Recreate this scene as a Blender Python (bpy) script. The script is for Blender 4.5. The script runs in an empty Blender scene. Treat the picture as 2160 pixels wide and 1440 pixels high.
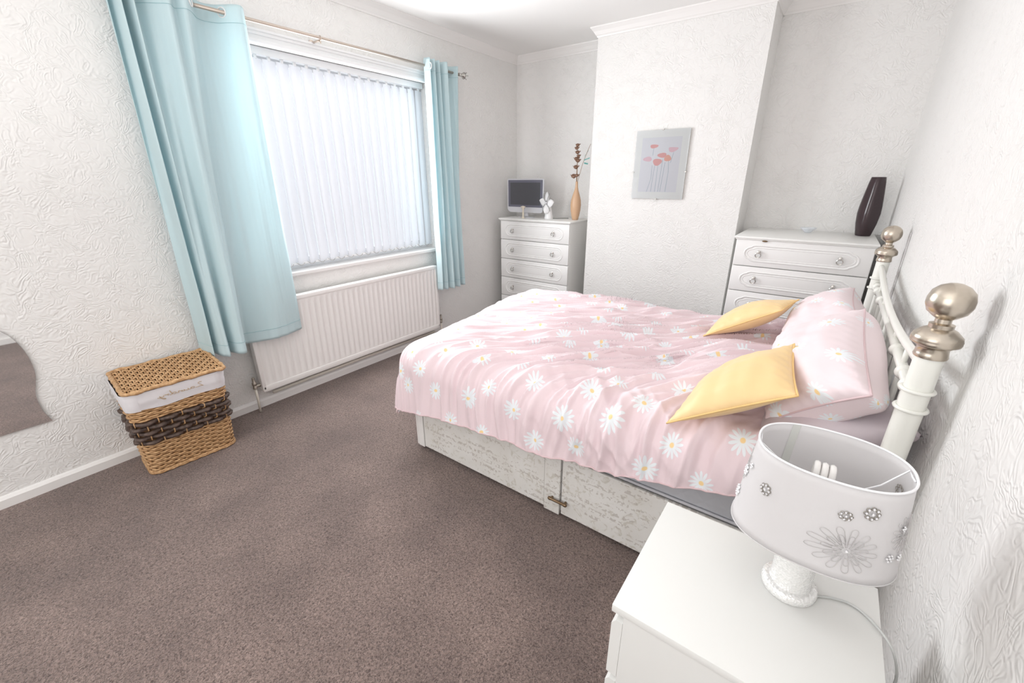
import bpy, math, random
import numpy as np
from mathutils import Vector, Matrix
random.seed(7); rng = np.random.default_rng(5)
PI = math.pi
SC = bpy.context.scene
COL = SC.collection

# ------------------------------------------------------------------ camera
yaw, pit, rol = math.radians(36.26), math.radians(20.978), math.radians(-0.1555)
F = Vector((-math.sin(yaw)*math.cos(pit), math.cos(yaw)*math.cos(pit), -math.sin(pit)))
R = F.cross(Vector((0, 0, 1))).normalized(); U = R.cross(F)
R2 = R*math.cos(rol) + U*math.sin(rol); U2 = -R*math.sin(rol) + U*math.cos(rol)
cam = bpy.data.cameras.new('camera'); co = bpy.data.objects.new('camera', cam); COL.objects.link(co)
M3 = Matrix((R2, U2, -F)).transposed().to_4x4(); M3.translation = Vector((2.849, 0.0, 1.4267))
co.matrix_world = M3
cam.sensor_width = 36; cam.lens = 890.65/2160*36; cam.clip_start = .02
SC.camera = co

# ------------------------------------------------------------------ world, lights, exposure
w = bpy.data.worlds.new('world'); SC.world = w; w.use_nodes = True
bg = w.node_tree.nodes['Background']; bg.inputs[0].default_value = (.88, .94, 1, 1); bg.inputs[1].default_value = .8

def area(name, loc, rot, sx, sy, power, col=(1, 1, 1)):
    l = bpy.data.lights.new(name, 'AREA'); l.shape = 'RECTANGLE'; l.size = sx; l.size_y = sy
    l.energy = power; l.color = col
    o = bpy.data.objects.new(name, l); COL.objects.link(o); o.location = loc; o.rotation_euler = rot
    return o
# sky light outside the window; the other three lamps are added fill
area('sky_outside', (-1.0, 1.95, 1.95), (0, math.radians(-75), 0), 2.4, 2.6, 22, (.95, .96, 1))
area('daylight_fill', (-.004, 1.99, 1.52), (0, math.radians(-90), 0), 1.16, 1.26, 36, (.97, .985, 1))  # added lamp on the room side of the blind, standing in for daylight
area('ceiling_fill', (1.95, -.7, 1.35), (math.radians(180), 0, 0), 1.9, 1.6, 26, (.98, .99, 1))  # unseen lamp added behind the camera, aimed up to imitate ceiling bounce
area('rear_fill', (1.6, -1.65, 1.3), (math.radians(84), 0, 0), 2.4, 1.8, 19, (.99, .99, 1))  # unseen soft fill lamp added in front of the near wall

SC.view_settings.view_transform = 'Standard'; SC.view_settings.look = 'None'
SC.view_settings.gamma = 1; SC.view_settings.use_curve_mapping = False
SC.view_settings.exposure = 0.40
SC.cycles.max_bounces = 10; SC.cycles.diffuse_bounces = 6; SC.cycles.transmission_bounces = 6
SC.cycles.transparent_max_bounces = 8; SC.cycles.caustics_reflective = False; SC.cycles.caustics_refractive = False

# ------------------------------------------------------------------ node helpers
class NT:
    def __init__(s, name):
        s.m = bpy.data.materials.new(name); s.m.use_nodes = True; s.t = s.m.node_tree
        s.b = s.t.nodes['Principled BSDF']; s.out = s.t.nodes['Material Output']
    def n(s, typ, **kw):
        x = s.t.nodes.new(typ)
        for k, v in kw.items():
            if k.startswith('i_'):
                key = k[2:]; key = int(key) if key.isdigit() else key.replace('_', ' ')
                x.inputs[key].default_value = v
            else: setattr(x, k, v)
        return x
    def l(s, a, b): s.t.links.new(a, b)
    def math(s, op, a, b=None, c=None, clamp=False):
        x = s.t.nodes.new('ShaderNodeMath'); x.operation = op; x.use_clamp = clamp
        for i, v in enumerate((a, b, c)):
            if v is None: continue
            if isinstance(v, (int, float)): x.inputs[i].default_value = v
            else: s.l(v, x.inputs[i])
        return x.outputs[0]
    def mix(s, f, a, b):
        x = s.t.nodes.new('ShaderNodeMix'); x.data_type = 'RGBA'
        for sock, v in ((x.inputs[0], f), (x.inputs[6], a), (x.inputs[7], b)):
            if isinstance(v, (int, float)): sock.default_value = v
            elif isinstance(v, tuple): sock.default_value = (*v, 1) if len(v) == 3 else v
            else: s.l(v, sock)
        return x.outputs[2]
    def bump(s, h, strength, dist, invert=False):
        x = s.t.nodes.new('ShaderNodeBump'); x.inputs['Strength'].default_value = strength
        x.inputs['Distance'].default_value = dist; x.invert = invert; s.l(h, x.inputs['Height'])
        s.l(x.outputs[0], s.b.inputs['Normal']); return x
    def obj(s): return s.n('ShaderNodeTexCoord').outputs['Object']
    def uv(s): return s.n('ShaderNodeTexCoord').outputs['UV']
    def noise(s, vec, scale, detail=2, dist=0, rough=.5):
        x = s.n('ShaderNodeTexNoise'); x.inputs['Scale'].default_value = scale
        x.inputs['Detail'].default_value = detail; x.inputs['Distortion'].default_value = dist
        x.inputs['Roughness'].default_value = rough
        if vec is not None: s.l(vec, x.inputs['Vector'])
        return x.outputs[0]

def M(name, col, rough=.5, metal=0, **kw):
    q = NT(name); q.b.inputs['Base Color'].default_value = (*col, 1)
    q.b.inputs['Roughness'].default_value = rough; q.b.inputs['Metallic'].default_value = metal
    for k, v in kw.items(): q.b.inputs[k.replace('_', ' ')].default_value = v
    return q.m

def mat_wall():
    q = NT('swirled_plaster_paint'); q.b.inputs['Roughness'].default_value = .6
    q.b.inputs['Base Color'].default_value = (.80, .79, .775, 1)
    v = q.obj(); n1 = q.noise(v, 11, 2, .9)
    h1 = q.math('SINE', q.math('MULTIPLY', n1, 62))
    n2 = q.noise(v, 19, 1, .5); msk = q.noise(v, 13, 2)
    m = q.math('SMOOTHSTEP' if False else 'MULTIPLY', q.math('SUBTRACT', msk, .38, clamp=True), 4.0, clamp=True)
    h2 = q.math('SINE', q.math('MULTIPLY', n2, 40))
    h = q.math('ADD', q.math('MULTIPLY', h1, m), q.math('MULTIPLY', h2, .45))
    q.bump(h, .42, .0024); return q.m

def mat_carpet():
    q = NT('taupe_carpet'); q.b.inputs['Roughness'].default_value = .95
    v = q.obj(); big = q.noise(v, 3.2, 3); fine = q.noise(v, 150, 2, 1.2, .6); mid = q.noise(v, 60, 2, .8)
    c1 = q.mix(q.math('MULTIPLY_ADD', q.math('SUBTRACT', fine, .5), 3.2, .5, clamp=True), (.095, .066, .058), (.325, .245, .218))
    c2 = q.mix(q.math('MULTIPLY_ADD', q.math('SUBTRACT', big, .5), 2.2, .5, clamp=True), (.72, .70, .70), (1.12, 1.1, 1.08))
    x = q.n('ShaderNodeMix'); x.data_type = 'RGBA'; x.blend_type = 'MULTIPLY'; x.inputs[0].default_value = 1
    q.l(c1, x.inputs[6]); q.l(c2, x.inputs[7]); q.l(x.outputs[2], q.b.inputs['Base Color'])
    q.b.inputs['Sheen Weight'].default_value = .2
    q.bump(q.math('ADD', fine, q.math('MULTIPLY', mid, .7)), .9, .006); return q.m

def mat_cloth(name, col, rough=.8, trans=0.0, weave=900, wave_amt=.15, sheen=.1):
    q = NT(name); q.b.inputs['Base Color'].default_value = (*col, 1); q.b.inputs['Roughness'].default_value = rough
    q.b.inputs['Sheen Weight'].default_value = sheen
    q.bump(q.noise(q.obj(), weave, 1), wave_amt, .001)
    if trans > 0:
        tr = q.n('ShaderNodeBsdfTranslucent'); tr.inputs[0].default_value = (*col, 1)
        mx = q.n('ShaderNodeMixShader'); mx.inputs[0].default_value = trans
        q.l(q.b.outputs[0], mx.inputs[1]); q.l(tr.outputs[0], mx.inputs[2]); q.l(mx.outputs[0], q.out.inputs[0])
    return q.m

def mat_daisy(name, base, scale=6.2, size=.40):
    q = NT(name); q.b.inputs['Roughness'].default_value = .75; q.b.inputs['Sheen Weight'].default_value = .15
    uv = q.uv()
    nw = q.n('ShaderNodeTexNoise'); nw.inputs['Scale'].default_value = 3; q.l(uv, nw.inputs['Vector'])
    vo = q.n('ShaderNodeTexVoronoi', voronoi_dimensions='2D', feature='F1'); vo.inputs['Scale'].default_value = scale
    vo.inputs['Randomness'].default_value = .42
    rot = q.n('ShaderNodeMapping'); rot.inputs['Rotation'].default_value = (0, 0, .62); q.l(uv, rot.inputs['Vector'])
    q.l(rot.outputs[0], vo.inputs['Vector'])
    sc = q.n('ShaderNodeVectorMath', operation='SCALE'); sc.inputs['Scale'].default_value = 1.0; q.l(rot.outputs[0], sc.inputs[0])
    df = q.n('ShaderNodeVectorMath', operation='SUBTRACT'); q.l(sc.outputs[0], df.inputs[0]); q.l(vo.outputs['Position'], df.inputs[1])
    se = q.n('ShaderNodeSeparateXYZ'); q.l(df.outputs[0], se.inputs[0])
    col = q.n('ShaderNodeSeparateColor'); q.l(vo.outputs['Color'], col.inputs[0])
    ang = q.math('ADD', q.math('ARCTAN2', se.outputs[1], se.outputs[0]), q.math('MULTIPLY', col.outputs[0], 6.28))
    r = q.math('MULTIPLY', q.math('SQRT', q.math('ADD', q.math('POWER', se.outputs[0], 2), q.math('POWER', se.outputs[1], 2))), scale)
    pet = q.math('ABSOLUTE', q.math('SINE', q.math('MULTIPLY', ang, 6.5)))     # 13 petals
    lim = q.math('MULTIPLY', q.math('MULTIPLY_ADD', q.math('POWER', pet, .8), .68, .32), q.math('MULTIPLY_ADD', col.outputs[1], .35*size*.5, size*.52))
    isP = q.math('MULTIPLY', q.math('SUBTRACT', lim, r), 60, clamp=True)
    isC = q.math('MULTIPLY', q.math('SUBTRACT', size*.125, r), 60, clamp=True)
    on = q.math('GREATER_THAN', col.outputs[2], .14)
    c = q.mix(q.math('MULTIPLY', isP, on), base, (.80, .835, .865))
    c = q.mix(q.math('MULTIPLY', isC, on), c, (.90, .66, .33))
    q.l(c, q.b.inputs['Base Color'])
    q.bump(q.noise(uv, 700, 1), .08, .001)
    return q.m

def mat_print_board():
    q = NT('distressed_print_paper'); q.b.inputs['Roughness'].default_value = .6
    v = q.obj(); se = q.n('ShaderNodeSeparateXYZ'); q.l(v, se.inputs[0]); x, z = se.outputs[0], se.outputs[2]
    patch = q.noise(v, 7, 4, .4); flor = q.noise(v, 22, 4, 2.2)
    rowf = q.math('FRACT', q.math('MULTIPLY', z, 30)); rid = q.math('FLOOR', q.math('MULTIPLY', z, 30))
    inrow = q.math('MULTIPLY', q.math('GREATER_THAN', rowf, .3), q.math('LESS_THAN', rowf, .85))
    cv = q.n('ShaderNodeCombineXYZ'); q.l(q.math('MULTIPLY', x, 72), cv.inputs[0]); q.l(q.math('MULTIPLY', rid, 3.7), cv.inputs[1]); q.l(q.math('MULTIPLY', rowf, 2.2), cv.inputs[2])
    gl = q.math('GREATER_THAN', q.noise(cv.outputs[0], 1.0, 1), .53)
    cb = q.n('ShaderNodeCombineXYZ'); q.l(q.math('MULTIPLY', x, 6), cb.inputs[0]); q.l(q.math('MULTIPLY', z, 11), cb.inputs[1])
    blk = q.math('GREATER_THAN', q.noise(cb.outputs[0], 1.0, 2), .50)
    txt = q.math('MULTIPLY', q.math('MULTIPLY', gl, blk), inrow)
    c = q.mix(q.math('MULTIPLY_ADD', q.math('SUBTRACT', patch, .5), 2.5, .35, clamp=True), (.78, .77, .745), (.70, .68, .64))
    f2 = q.math('MULTIPLY', q.math('SUBTRACT', flor, .56, clamp=True), 9, clamp=True)
    c = q.mix(q.math('MULTIPLY', f2, .7), c, (.55, .52, .45))
    c = q.mix(q.math('MULTIPLY', txt, .6), c, (.46, .42, .38))
    q.l(c, q.b.inputs['Base Color']); return q.m

def mat_wicker(name, c0, c1):
    q = NT(name); q.b.inputs['Roughness'].default_value = .55
    n = q.noise(q.obj(), 60, 3); q.l(q.mix(q.math('MULTIPLY_ADD', q.math('SUBTRACT', n, .5), 3, .5, clamp=True), c0, c1), q.b.inputs['Base Color'])
    q.bump(q.noise(q.obj(), 300, 1), .3, .001); return q.m

def mat_brushed():
    q = NT('brushed_brass_nickel'); q.b.inputs['Metallic'].default_value = 1; q.b.inputs['Roughness'].default_value = .27
    n = q.noise(q.obj(), 40, 2); q.l(q.mix(n, (.50, .43, .35), (.66, .60, .52)), q.b.inputs['Base Color']); return q.m

def mat_glitter():
    q = NT('crackled_silver_mosaic'); q.b.inputs['Metallic'].default_value = .45; q.b.inputs['Roughness'].default_value = .22
    vo = q.n('ShaderNodeTexVoronoi'); vo.inputs['Scale'].default_value = 260; q.l(q.obj(), vo.inputs['Vector'])
    q.l(q.mix(vo.outputs['Color'], (.80, .80, .79), (.96, .96, .95)), q.b.inputs['Base Color'])
    q.bump(vo.outputs['Distance'], .5, .002); return q.m

def mat_quilt():
    q = NT('grey_quilted_mattress'); q.b.inputs['Roughness'].default_value = .45; q.b.inputs['Sheen Weight'].default_value = .3
    v = q.obj(); se = q.n('ShaderNodeSeparateXYZ'); q.l(v, se.inputs[0])
    a = q.math('ADD', se.outputs[0], se.outputs[2]); b = q.math('SUBTRACT', se.outputs[0], se.outputs[2])
    ha = q.math('ABSOLUTE', q.math('SINE', q.math('MULTIPLY', a, 42))); hb = q.math('ABSOLUTE', q.math('SINE', q.math('MULTIPLY', b, 42)))
    q.b.inputs['Base Color'].default_value = (.54, .55, .585, 1)
    q.bump(q.math('MINIMUM', ha, hb), .18, .006); return q.m

def mat_slat():
    q = NT('white_blind_fabric'); q.b.inputs['Base Color'].default_value = (.86, .87, .90, 1); q.b.inputs['Roughness'].default_value = .8
    tr = q.n('ShaderNodeBsdfTranslucent'); tr.inputs[0].default_value = (.93, .95, .99, 1)
    mx = q.n('ShaderNodeMixShader'); mx.inputs[0].default_value = .42
    q.l(q.b.outputs[0], mx.inputs[1]); q.l(tr.outputs[0], mx.inputs[2]); q.l(mx.outputs[0], q.out.inputs[0]); return q.m

def mat_glass(name, tint=(1, 1, 1), thin=True, rough=0.0):
    q = NT(name)
    if thin:
        t = q.n('ShaderNodeBsdfTransparent'); t.inputs[0].default_value = (*tint, 1)
        g = q.n('ShaderNodeBsdfGlossy'); g.inputs['Roughness'].default_value = .03
        f = q.n('ShaderNodeFresnel'); f.inputs[0].default_value = 1.35
        mx = q.n('ShaderNodeMixShader'); q.l(f.outputs[0], mx.inputs[0]); q.l(t.outputs[0], mx.inputs[1]); q.l(g.outputs[0], mx.inputs[2])
        q.l(mx.outputs[0], q.out.inputs[0])
    else:
        q.b.inputs['Transmission Weight'].default_value = 1; q.b.inputs['Roughness'].default_value = rough
        q.b.inputs['Base Color'].default_value = (*tint, 1); q.b.inputs['IOR'].default_value = 1.45
    return q.m

WALL = mat_wall(); CARPET = mat_carpet()
CEIL = M('ceiling_paint', (.87, .865, .85), .8)
GLOSSW = M('white_gloss_paint', (.83, .815, .80), .35)
UPVC = M('white_plastic_frame', (.86, .87, .88), .3)
LAM = M('white_laminate', (.84, .84, .82), .38)
LAMS = M('white_satin_front', (.83, .825, .815), .42)
NSM = M('white_foil_board', (.765, .765, .745), .45)
RADM = M('radiator_enamel', (.84, .82, .80), .35)
PIPEM = M('painted_pipe', (.76, .72, .64), .4)
VALV = M('dull_nickel', (.42, .38, .33), .4, .8)
CHROME = M('silver_metal', (.62, .60, .57), .25, 1)
RODM = M('champagne_metal', (.55, .47, .41), .35, .7)
BEDM = M('cream_enamel', (.84, .84, .79), .28)
BRASS = mat_brushed()
CURT = mat_cloth('aqua_curtain_cotton', (.69, .825, .85), .8, .34)
DUV = mat_daisy('pink_daisy_cotton', (.785, .64, .67), 6.3, .47)
PIL = mat_daisy('pink_daisy_pillowcase', (.81, .69, .715), 7.0, .42)
LILAC = mat_cloth('lilac_sateen', (.60, .53, .57), .5)
YEL = mat_cloth('yellow_sateen', (.84, .60, .30), .5, 0, 700, .1, .2)
YELP = M('yellow_piping', (.84, .57, .24), .55)
PINKP = M('pink_piping', (.70, .53, .55), .7)
QUILT = mat_quilt(); BOARD = mat_print_board()
DIVTOP = M('grey_divan_ticking', (.50, .49, .50), .8)
BRONZE = M('antique_bronze', (.22, .15, .09), .4, .8)
WICK = mat_wicker('honey_wicker', (.42, .23, .10), (.66, .42, .22))
WICKD = mat_wicker('dark_brown_rush', (.050, .032, .026), (.14, .095, .075))
WICKS = M('wicker_core_dark', (.16, .08, .035), .8)
LINER = mat_cloth('white_cotton_liner', (.76, .74, .76), .8)
THREAD = M('tan_thread', (.52, .36, .18), .6)
SLAT = mat_slat(); GLASS = mat_glass('window_glass'); PGLASS = mat_glass('picture_glass')
CRYS = M('crystal', (.86, .86, .88), .05, .55)
SHADE = mat_cloth('lamp_shade_fabric', (.80, .785, .79), .75, .25, 1500, .1)
SHLINE = M('silver_stitching', (.60, .58, .58), .5, .2)
SHRING = M('white_coated_wire', (.88, .88, .9), .3)
GLIT = mat_glitter()
BULB = M('white_bulb_glass', (.86, .84, .82), .25)
CORDM = M('grey_flex', (.55, .56, .55), .35)
DARKV = M('dark_aubergine_glaze', (.045, .028, .032), .16)
TANV = M('tan_ceramic', (.62, .40, .25), .25)
DRIED = mat_wicker('dried_petals', (.17, .085, .055), (.36, .22, .15))
STEM = M('dry_stem', (.30, .20, .12), .7)
TEAL = M('teal_petal', (.16, .42, .40), .6)
SILV = M('silver_plastic', (.62, .62, .65), .3, .2)
SCREEN = M('dark_lcd', (.07, .07, .08), .3)
SCRB = M('dark_bezel', (.13, .13, .17), .4)
FANM = M('white_fan_plastic', (.85, .85, .86), .35)
WIREG = M('grey_wire', (.25, .26, .25), .4, .5)
CREAM = M('cream_resin', (.70, .63, .52), .5)
MAT_ = M('white_mount_card', (.87, .90, .905), .7)
MIRR = M('mirror_silver', (.86, .86, .86), .02, 1)
CLEARG = M('clear_dish_glass', (.86, .90, .95), .08, Alpha=.45)

# ------------------------------------------------------------------ mesh helpers
class MB:
    def __init__(s): s.v = []; s.f = []; s.uvs = None
    def add(s, vs, fs):
        o = len(s.v); s.v += [tuple(map(float, v)) for v in vs]; s.f += [tuple(i+o for i in f) for f in fs]; return s
    def box(s, x0, x1, y0, y1, z0, z1, b=0.0):
        if b <= 0:
            v = [(x, y, z) for x in (x0, x1) for y in (y0, y1) for z in (z0, z1)]
            return s.add(v, [(0, 1, 3, 2), (4, 6, 7, 5), (0, 4, 5, 1), (2, 3, 7, 6), (0, 2, 6, 4), (1, 5, 7, 3)])
        import bmesh
        bm = bmesh.new(); bmesh.ops.create_cube(bm, size=1)
        for v in bm.verts: v.co = ((x0+x1)/2+v.co.x*(x1-x0), (y0+y1)/2+v.co.y*(y1-y0), (z0+z1)/2+v.co.z*(z1-z0))
        bmesh.ops.bevel(bm, geom=bm.edges[:], offset=b, segments=2, profile=.5, affect='EDGES')
        bm.verts.index_update(); s.add([v.co[:] for v in bm.verts], [[v.index for v in f.verts] for f in bm.faces]); bm.free(); return s
    def lathe(s, prof, n=24, c=(0, 0, 0), ax='z', ex=1.0, ey=1.0):
        vs = []; fs = []
        for r, h in prof:
            for i in range(n):
                a = 2*PI*i/n; p = (r*math.cos(a)*ex, r*math.sin(a)*ey, h)
                if ax == 'x': p = (p[2], p[0], p[1])
                if ax == 'y': p = (p[0], p[2], p[1])
                vs.append((p[0]+c[0], p[1]+c[1], p[2]+c[2]))
        m = len(prof)
        for j in range(m-1):
            for i in range(n):
                k = (i+1) % n; fs.append((j*n+i, j*n+k, (j+1)*n+k, (j+1)*n+i))
        if prof[0][0] > 1e-6: fs.append(tuple(range(n))[::-1])
        if prof[-1][0] > 1e-6: fs.append(tuple((m-1)*n+i for i in range(n)))
        return s.add(vs, fs)
    def tube(s, pts, r, n=8, closed=False, flat=1.0, up=None):
        P = [Vector(p) for p in pts]; m = len(P); vs = []; fs = []
        rr = r if hasattr(r, '__len__') else [r]*m
        T = []
        for i in range(m):
            a = P[(i-1) % m] if (closed or i > 0) else P[i]; b = P[(i+1) % m] if (closed or i < m-1) else P[i]
            t = (b-a); T.append(t.normalized() if t.length > 1e-9 else Vector((0, 0, 1)))
        nrm = Vector(up) if up else (Vector((0, 0, 1)) if abs(T[0].z) < .9 else Vector((1, 0, 0)))
        for i in range(m):
            if up: nrm = Vector(up)
            nrm = (nrm - T[i]*nrm.dot(T[i])); nrm = nrm.normalized() if nrm.length > 1e-6 else T[i].orthogonal().normalized()
            bi = T[i].cross(nrm)
            for k in range(n):
                a = 2*PI*k/n; vs.append(P[i] + (nrm*math.cos(a)*flat + bi*math.sin(a))*rr[i])
        for i in range(m if closed else m-1):
            j = (i+1) % m
            for k in range(n):
                l = (k+1) % n; fs.append((i*n+k, i*n+l, j*n+l, j*n+k))
        if not closed: fs += [tuple(range(n))[::-1], tuple((m-1)*n+k for k in range(n))]
        return s.add(vs, fs)
    def torus(s, c, nrm, R_, r_, n=24, m=8):
        nv = Vector(nrm).normalized(); a = nv.orthogonal().normalized(); b = nv.cross(a)
        return s.tube([Vector(c)+(a*math.cos(2*PI*i/n)+b*math.sin(2*PI*i/n))*R_ for i in range(n)], r_, m, True)
    def prism(s, poly, f0, f1):
        """poly: 2D points; f0/f1 map (u,v)->3D for the two faces"""
        n = len(poly); vs = [f0(*p) for p in poly]+[f1(*p) for p in poly]
        return s.add(vs, [tuple(range(n)), tuple(range(2*n-1, n-1, -1))]+[(i, i+n, (i+1) % n+n, (i+1) % n) for i in range(n)])
    def grid(s, A):
        """A: array (m,n,3)"""
        m, n, _ = A.shape
        o = len(s.v); s.v += [tuple(p) for p in A.reshape(-1, 3).tolist()]
        s.f += [(o+i*n+j, o+i*n+j+1, o+(i+1)*n+j+1, o+(i+1)*n+j) for i in range(m-1) for j in range(n-1)]
        return s
    def sphere(s, c, r, n=12, m=8, sc=(1, 1, 1)):
        return s.lathe([(max(r*math.sin(PI*j/m), 0)*1.0, -r*math.cos(PI*j/m)*sc[2]) for j in range(m+1)], n, c, 'z', sc[0], sc[1])

def _recalc(me):
    import bmesh
    bm = bmesh.new(); bm.from_mesh(me); bmesh.ops.remove_doubles(bm, verts=bm.verts[:], dist=1e-6)
    bmesh.ops.recalc_face_normals(bm, faces=bm.faces[:]); bm.to_mesh(me); bm.free()

def build(name, mb, mat, parent=None, smooth=False, angle=None, label=None, recalc=True):
    me = bpy.data.meshes.new(name); me.from_pydata(mb.v, [], mb.f); me.materials.append(mat)
    if recalc: _recalc(me)
    if smooth:
        me.polygons.foreach_set('use_smooth', [True]*len(me.polygons))
        if angle: 
            try: me.set_sharp_from_angle(angle=math.radians(angle))
            except Exception: pass
    o = bpy.data.objects.new(name, me); COL.objects.link(o)
    if parent: o.parent = parent
    if label: o['label'] = label
    return o

def place(o, parent):       # parent keeps world coordinates
    o.parent = parent; o.matrix_parent_inverse = Matrix.Translation(-Vector(parent.location)) if parent.type == 'EMPTY' else Matrix()
    return o

def thing(name, label, cat, loc=(0, 0, 0), group=None):
    o = bpy.data.objects.new(name, None); COL.objects.link(o); o.location = loc; o.empty_display_size = .05
    o['label'] = label; o['category'] = cat
    if group: o['group'] = group
    return o
def tag(o, label, cat, group=None):
    o['label'] = label; o['category'] = cat
    if group: o['group'] = group
    return o
def part(name, mb, mat, par, smooth=False, angle=None, label=None):
    o = build(name, mb, mat, None, smooth, angle, label)
    root = par
    while root.parent: root = root.parent
    o.parent = par
    if root.type == 'EMPTY' and par == root: o.matrix_parent_inverse = Matrix.Translation(-Vector(root.location))
    return o
def struct(name, mb, mat, smooth=False):
    o = build(name, mb, mat, None, smooth); o['kind'] = 'structure'; return o

# vectorised gradient noise
_perm = rng.permutation(256); _perm = np.concatenate([_perm, _perm, _perm]); _ga = rng.random(256)*2*PI
def noise2(x, y):
    x = np.asarray(x, float); y = np.asarray(y, float)
    xi = np.floor(x).astype(int); yi = np.floor(y).astype(int); xf = x-xi; yf = y-yi
    u = xf**3*(xf*(xf*6-15)+10); v = yf**3*(yf*(yf*6-15)+10)
    def g(ix, iy, dx, dy):
        h = _perm[(_perm[ix & 255]+iy) & 255]; a = _ga[h]; return np.cos(a)*dx+np.sin(a)*dy
    n00 = g(xi, yi, xf, yf); n10 = g(xi+1, yi, xf-1, yf); n01 = g(xi, yi+1, xf, yf-1); n11 = g(xi+1, yi+1, xf-1, yf-1)
    return (n00*(1-u)+n10*u)*(1-v)+(n01*(1-u)+n11*u)*v
def sstep(a, b, x):
    t = np.clip((x-a)/(b-a), 0, 1); return t*t*(3-2*t)

# ================================================================== THE ROOM
W, YF, YC, XA, XB, H = 3.167, 3.976, 3.654, 1.033, 2.275, 2.55
YN = -1.75
WY0, WY1, WZ0, WZ1 = .93, 2.735, .83, 2.15      # window opening
T = .22
struct('floor', MB().box(-T, W+.12, YN-.1, YF+.12, -.08, 0), CARPET)
struct('ceiling', MB().box(-T, W+.12, YN-.1, YF+.12, H, H+.1), CEIL)
m = MB(); m.box(-T, 0, YN-.1, WY0, 0, H); m.box(-T, 0, WY1, YF+.12, 0, H); m.box(-T, 0, WY0, WY1, 0, WZ0); m.box(-T, 0, WY0, WY1, WZ1, H)
struct('wall_left', m, WALL)
struct('wall_far', MB().box(0, W, YF, YF+.12, 0, H), WALL)
struct('wall_chimney', MB().box(XA, XB, YC, YF, 0, H), WALL)
struct('wall_right', MB().box(W, W+.12, YN-.1, YF+.12, 0, H), WALL)
struct('wall_near', MB().box(0, W, YN-.1, YN, 0, H), WALL)
# coving
def coving(pts, name, closed=False):
    prof = [(0, -.068), (.006, -.068), (.010, -.058), (.016, -.052), (.030, -.030), (.044, -.014), (.050, -.008), (.052, 0), (0, 0)]
    n = len(pts); vs = []; fs = []
    for i, p in enumerate(pts):
        p = Vector(p)
        d0 = (p-Vector(pts[i-1])).normalized() if i > 0 else None; d1 = (Vector(pts[i+1])-p).normalized() if i < n-1 else None
        ns = [Vector((d.y, -d.x)) for d in (d0, d1) if d is not None]     # inward = right-hand side
        if len(ns) == 2: b = (ns[0]+ns[1]); b = b/(b.dot(ns[0]))
        else: b = ns[0]
        for u, z in prof: vs.append((p.x+b.x*u, p.y+b.y*u, H+z))
    k = len(prof)
    for i in range(n-1):
        for j in range(k): fs.append((i*k+j, i*k+(j+1) % k, (i+1)*k+(j+1) % k, (i+1)*k+j))
    m = MB(); m.add(vs, fs); m.f += [tuple(range(k)), tuple((n-1)*k+j for j in range(k))]
    return struct(name, m, GLOSSW)
coving([(0, YN), (0, YF), (XA, YF)], 'trim_1')
coving([(XA, YF), (XA, YC), (XB, YC), (XB, YF)], 'trim_2')
coving([(XB, YF), (W, YF), (W, YN)], 'trim_3')
def skirting(name, x0, x1, y0, y1, side):
    m = MB(); h = .058; t = .016
    if side == 'left':
        n = 90; ys = np.linspace(y0, y1, n); A = []
        for y in ys:
            j = .0025*noise2(y*14, 3.3); j2 = .002*noise2(y*30, 9.1)
            A.append([(0, y, -.01), (t+j2, y, -.01), (t+j2, y, h-.016+j), (t-.008, y, h-.004+j), (0, y, h+j)])
        m.grid(np.array(A))
    else: m.box(x0, x1, y0, y1, 0, h, .004)
    return struct(name, m, GLOSSW)
skirting('baseboard_left', 0, .016, YN, YF, 'left')
skirting('baseboard_far', 0, XA, YF-.016, YF, 'far')
skirting('baseboard_chimney', XA, XB, YC-.016, YC, 'far')
skirting('baseboard_alcove', XB, W, YF-.016, YF, 'far')
skirting('baseboard_right', W-.016, W, YN, YF, 'right')

# window: frame, glass, sill board, head trim
m = MB(); fx0, fx1 = -.19, -.13
m.box(fx0, fx1, WY0, WY1, WZ0+.02, WZ0+.085, .004); m.box(fx0, fx1, WY0, WY1, WZ1-.06, WZ1, .004)
for y in (WY0, WY1-.06): m.box(fx0, fx1, y, y+.06, WZ0+.08, WZ1-.05, .004)
win = struct('window_1', m, UPVC)
g = build('pane', MB().box(-.163, -.157, WY0+.03, WY1-.03, WZ0+.05, WZ1-.03), GLASS); g.parent = win
struct('trim_4', MB().box(-.13, .028, WY0-.03, WY1+.03, WZ0-.005, WZ0+.022, .006), GLOSSW)
m = MB()
m.box(0, .012, WY0-.02, WY1+.04, 2.150, 2.225, .003); m.box(0, .020, WY0-.02, WY1+.04, 2.192, 2.212, .004)
m.box(0, .026, WY0-.02, WY1+.04, 2.208, 2.222, .003); m.box(0, .030, WY0-.02, WY1+.04, 2.142, 2.172, .010)
struct('trim_5', m, UPVC)
# outside window ledge, seen at most as glimpses past the slats
struct('trim_6', MB().box(-.42, -.2, WY0-.1, WY1+.1, WZ0-.06, WZ0-.01, .004), GLOSSW)

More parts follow.
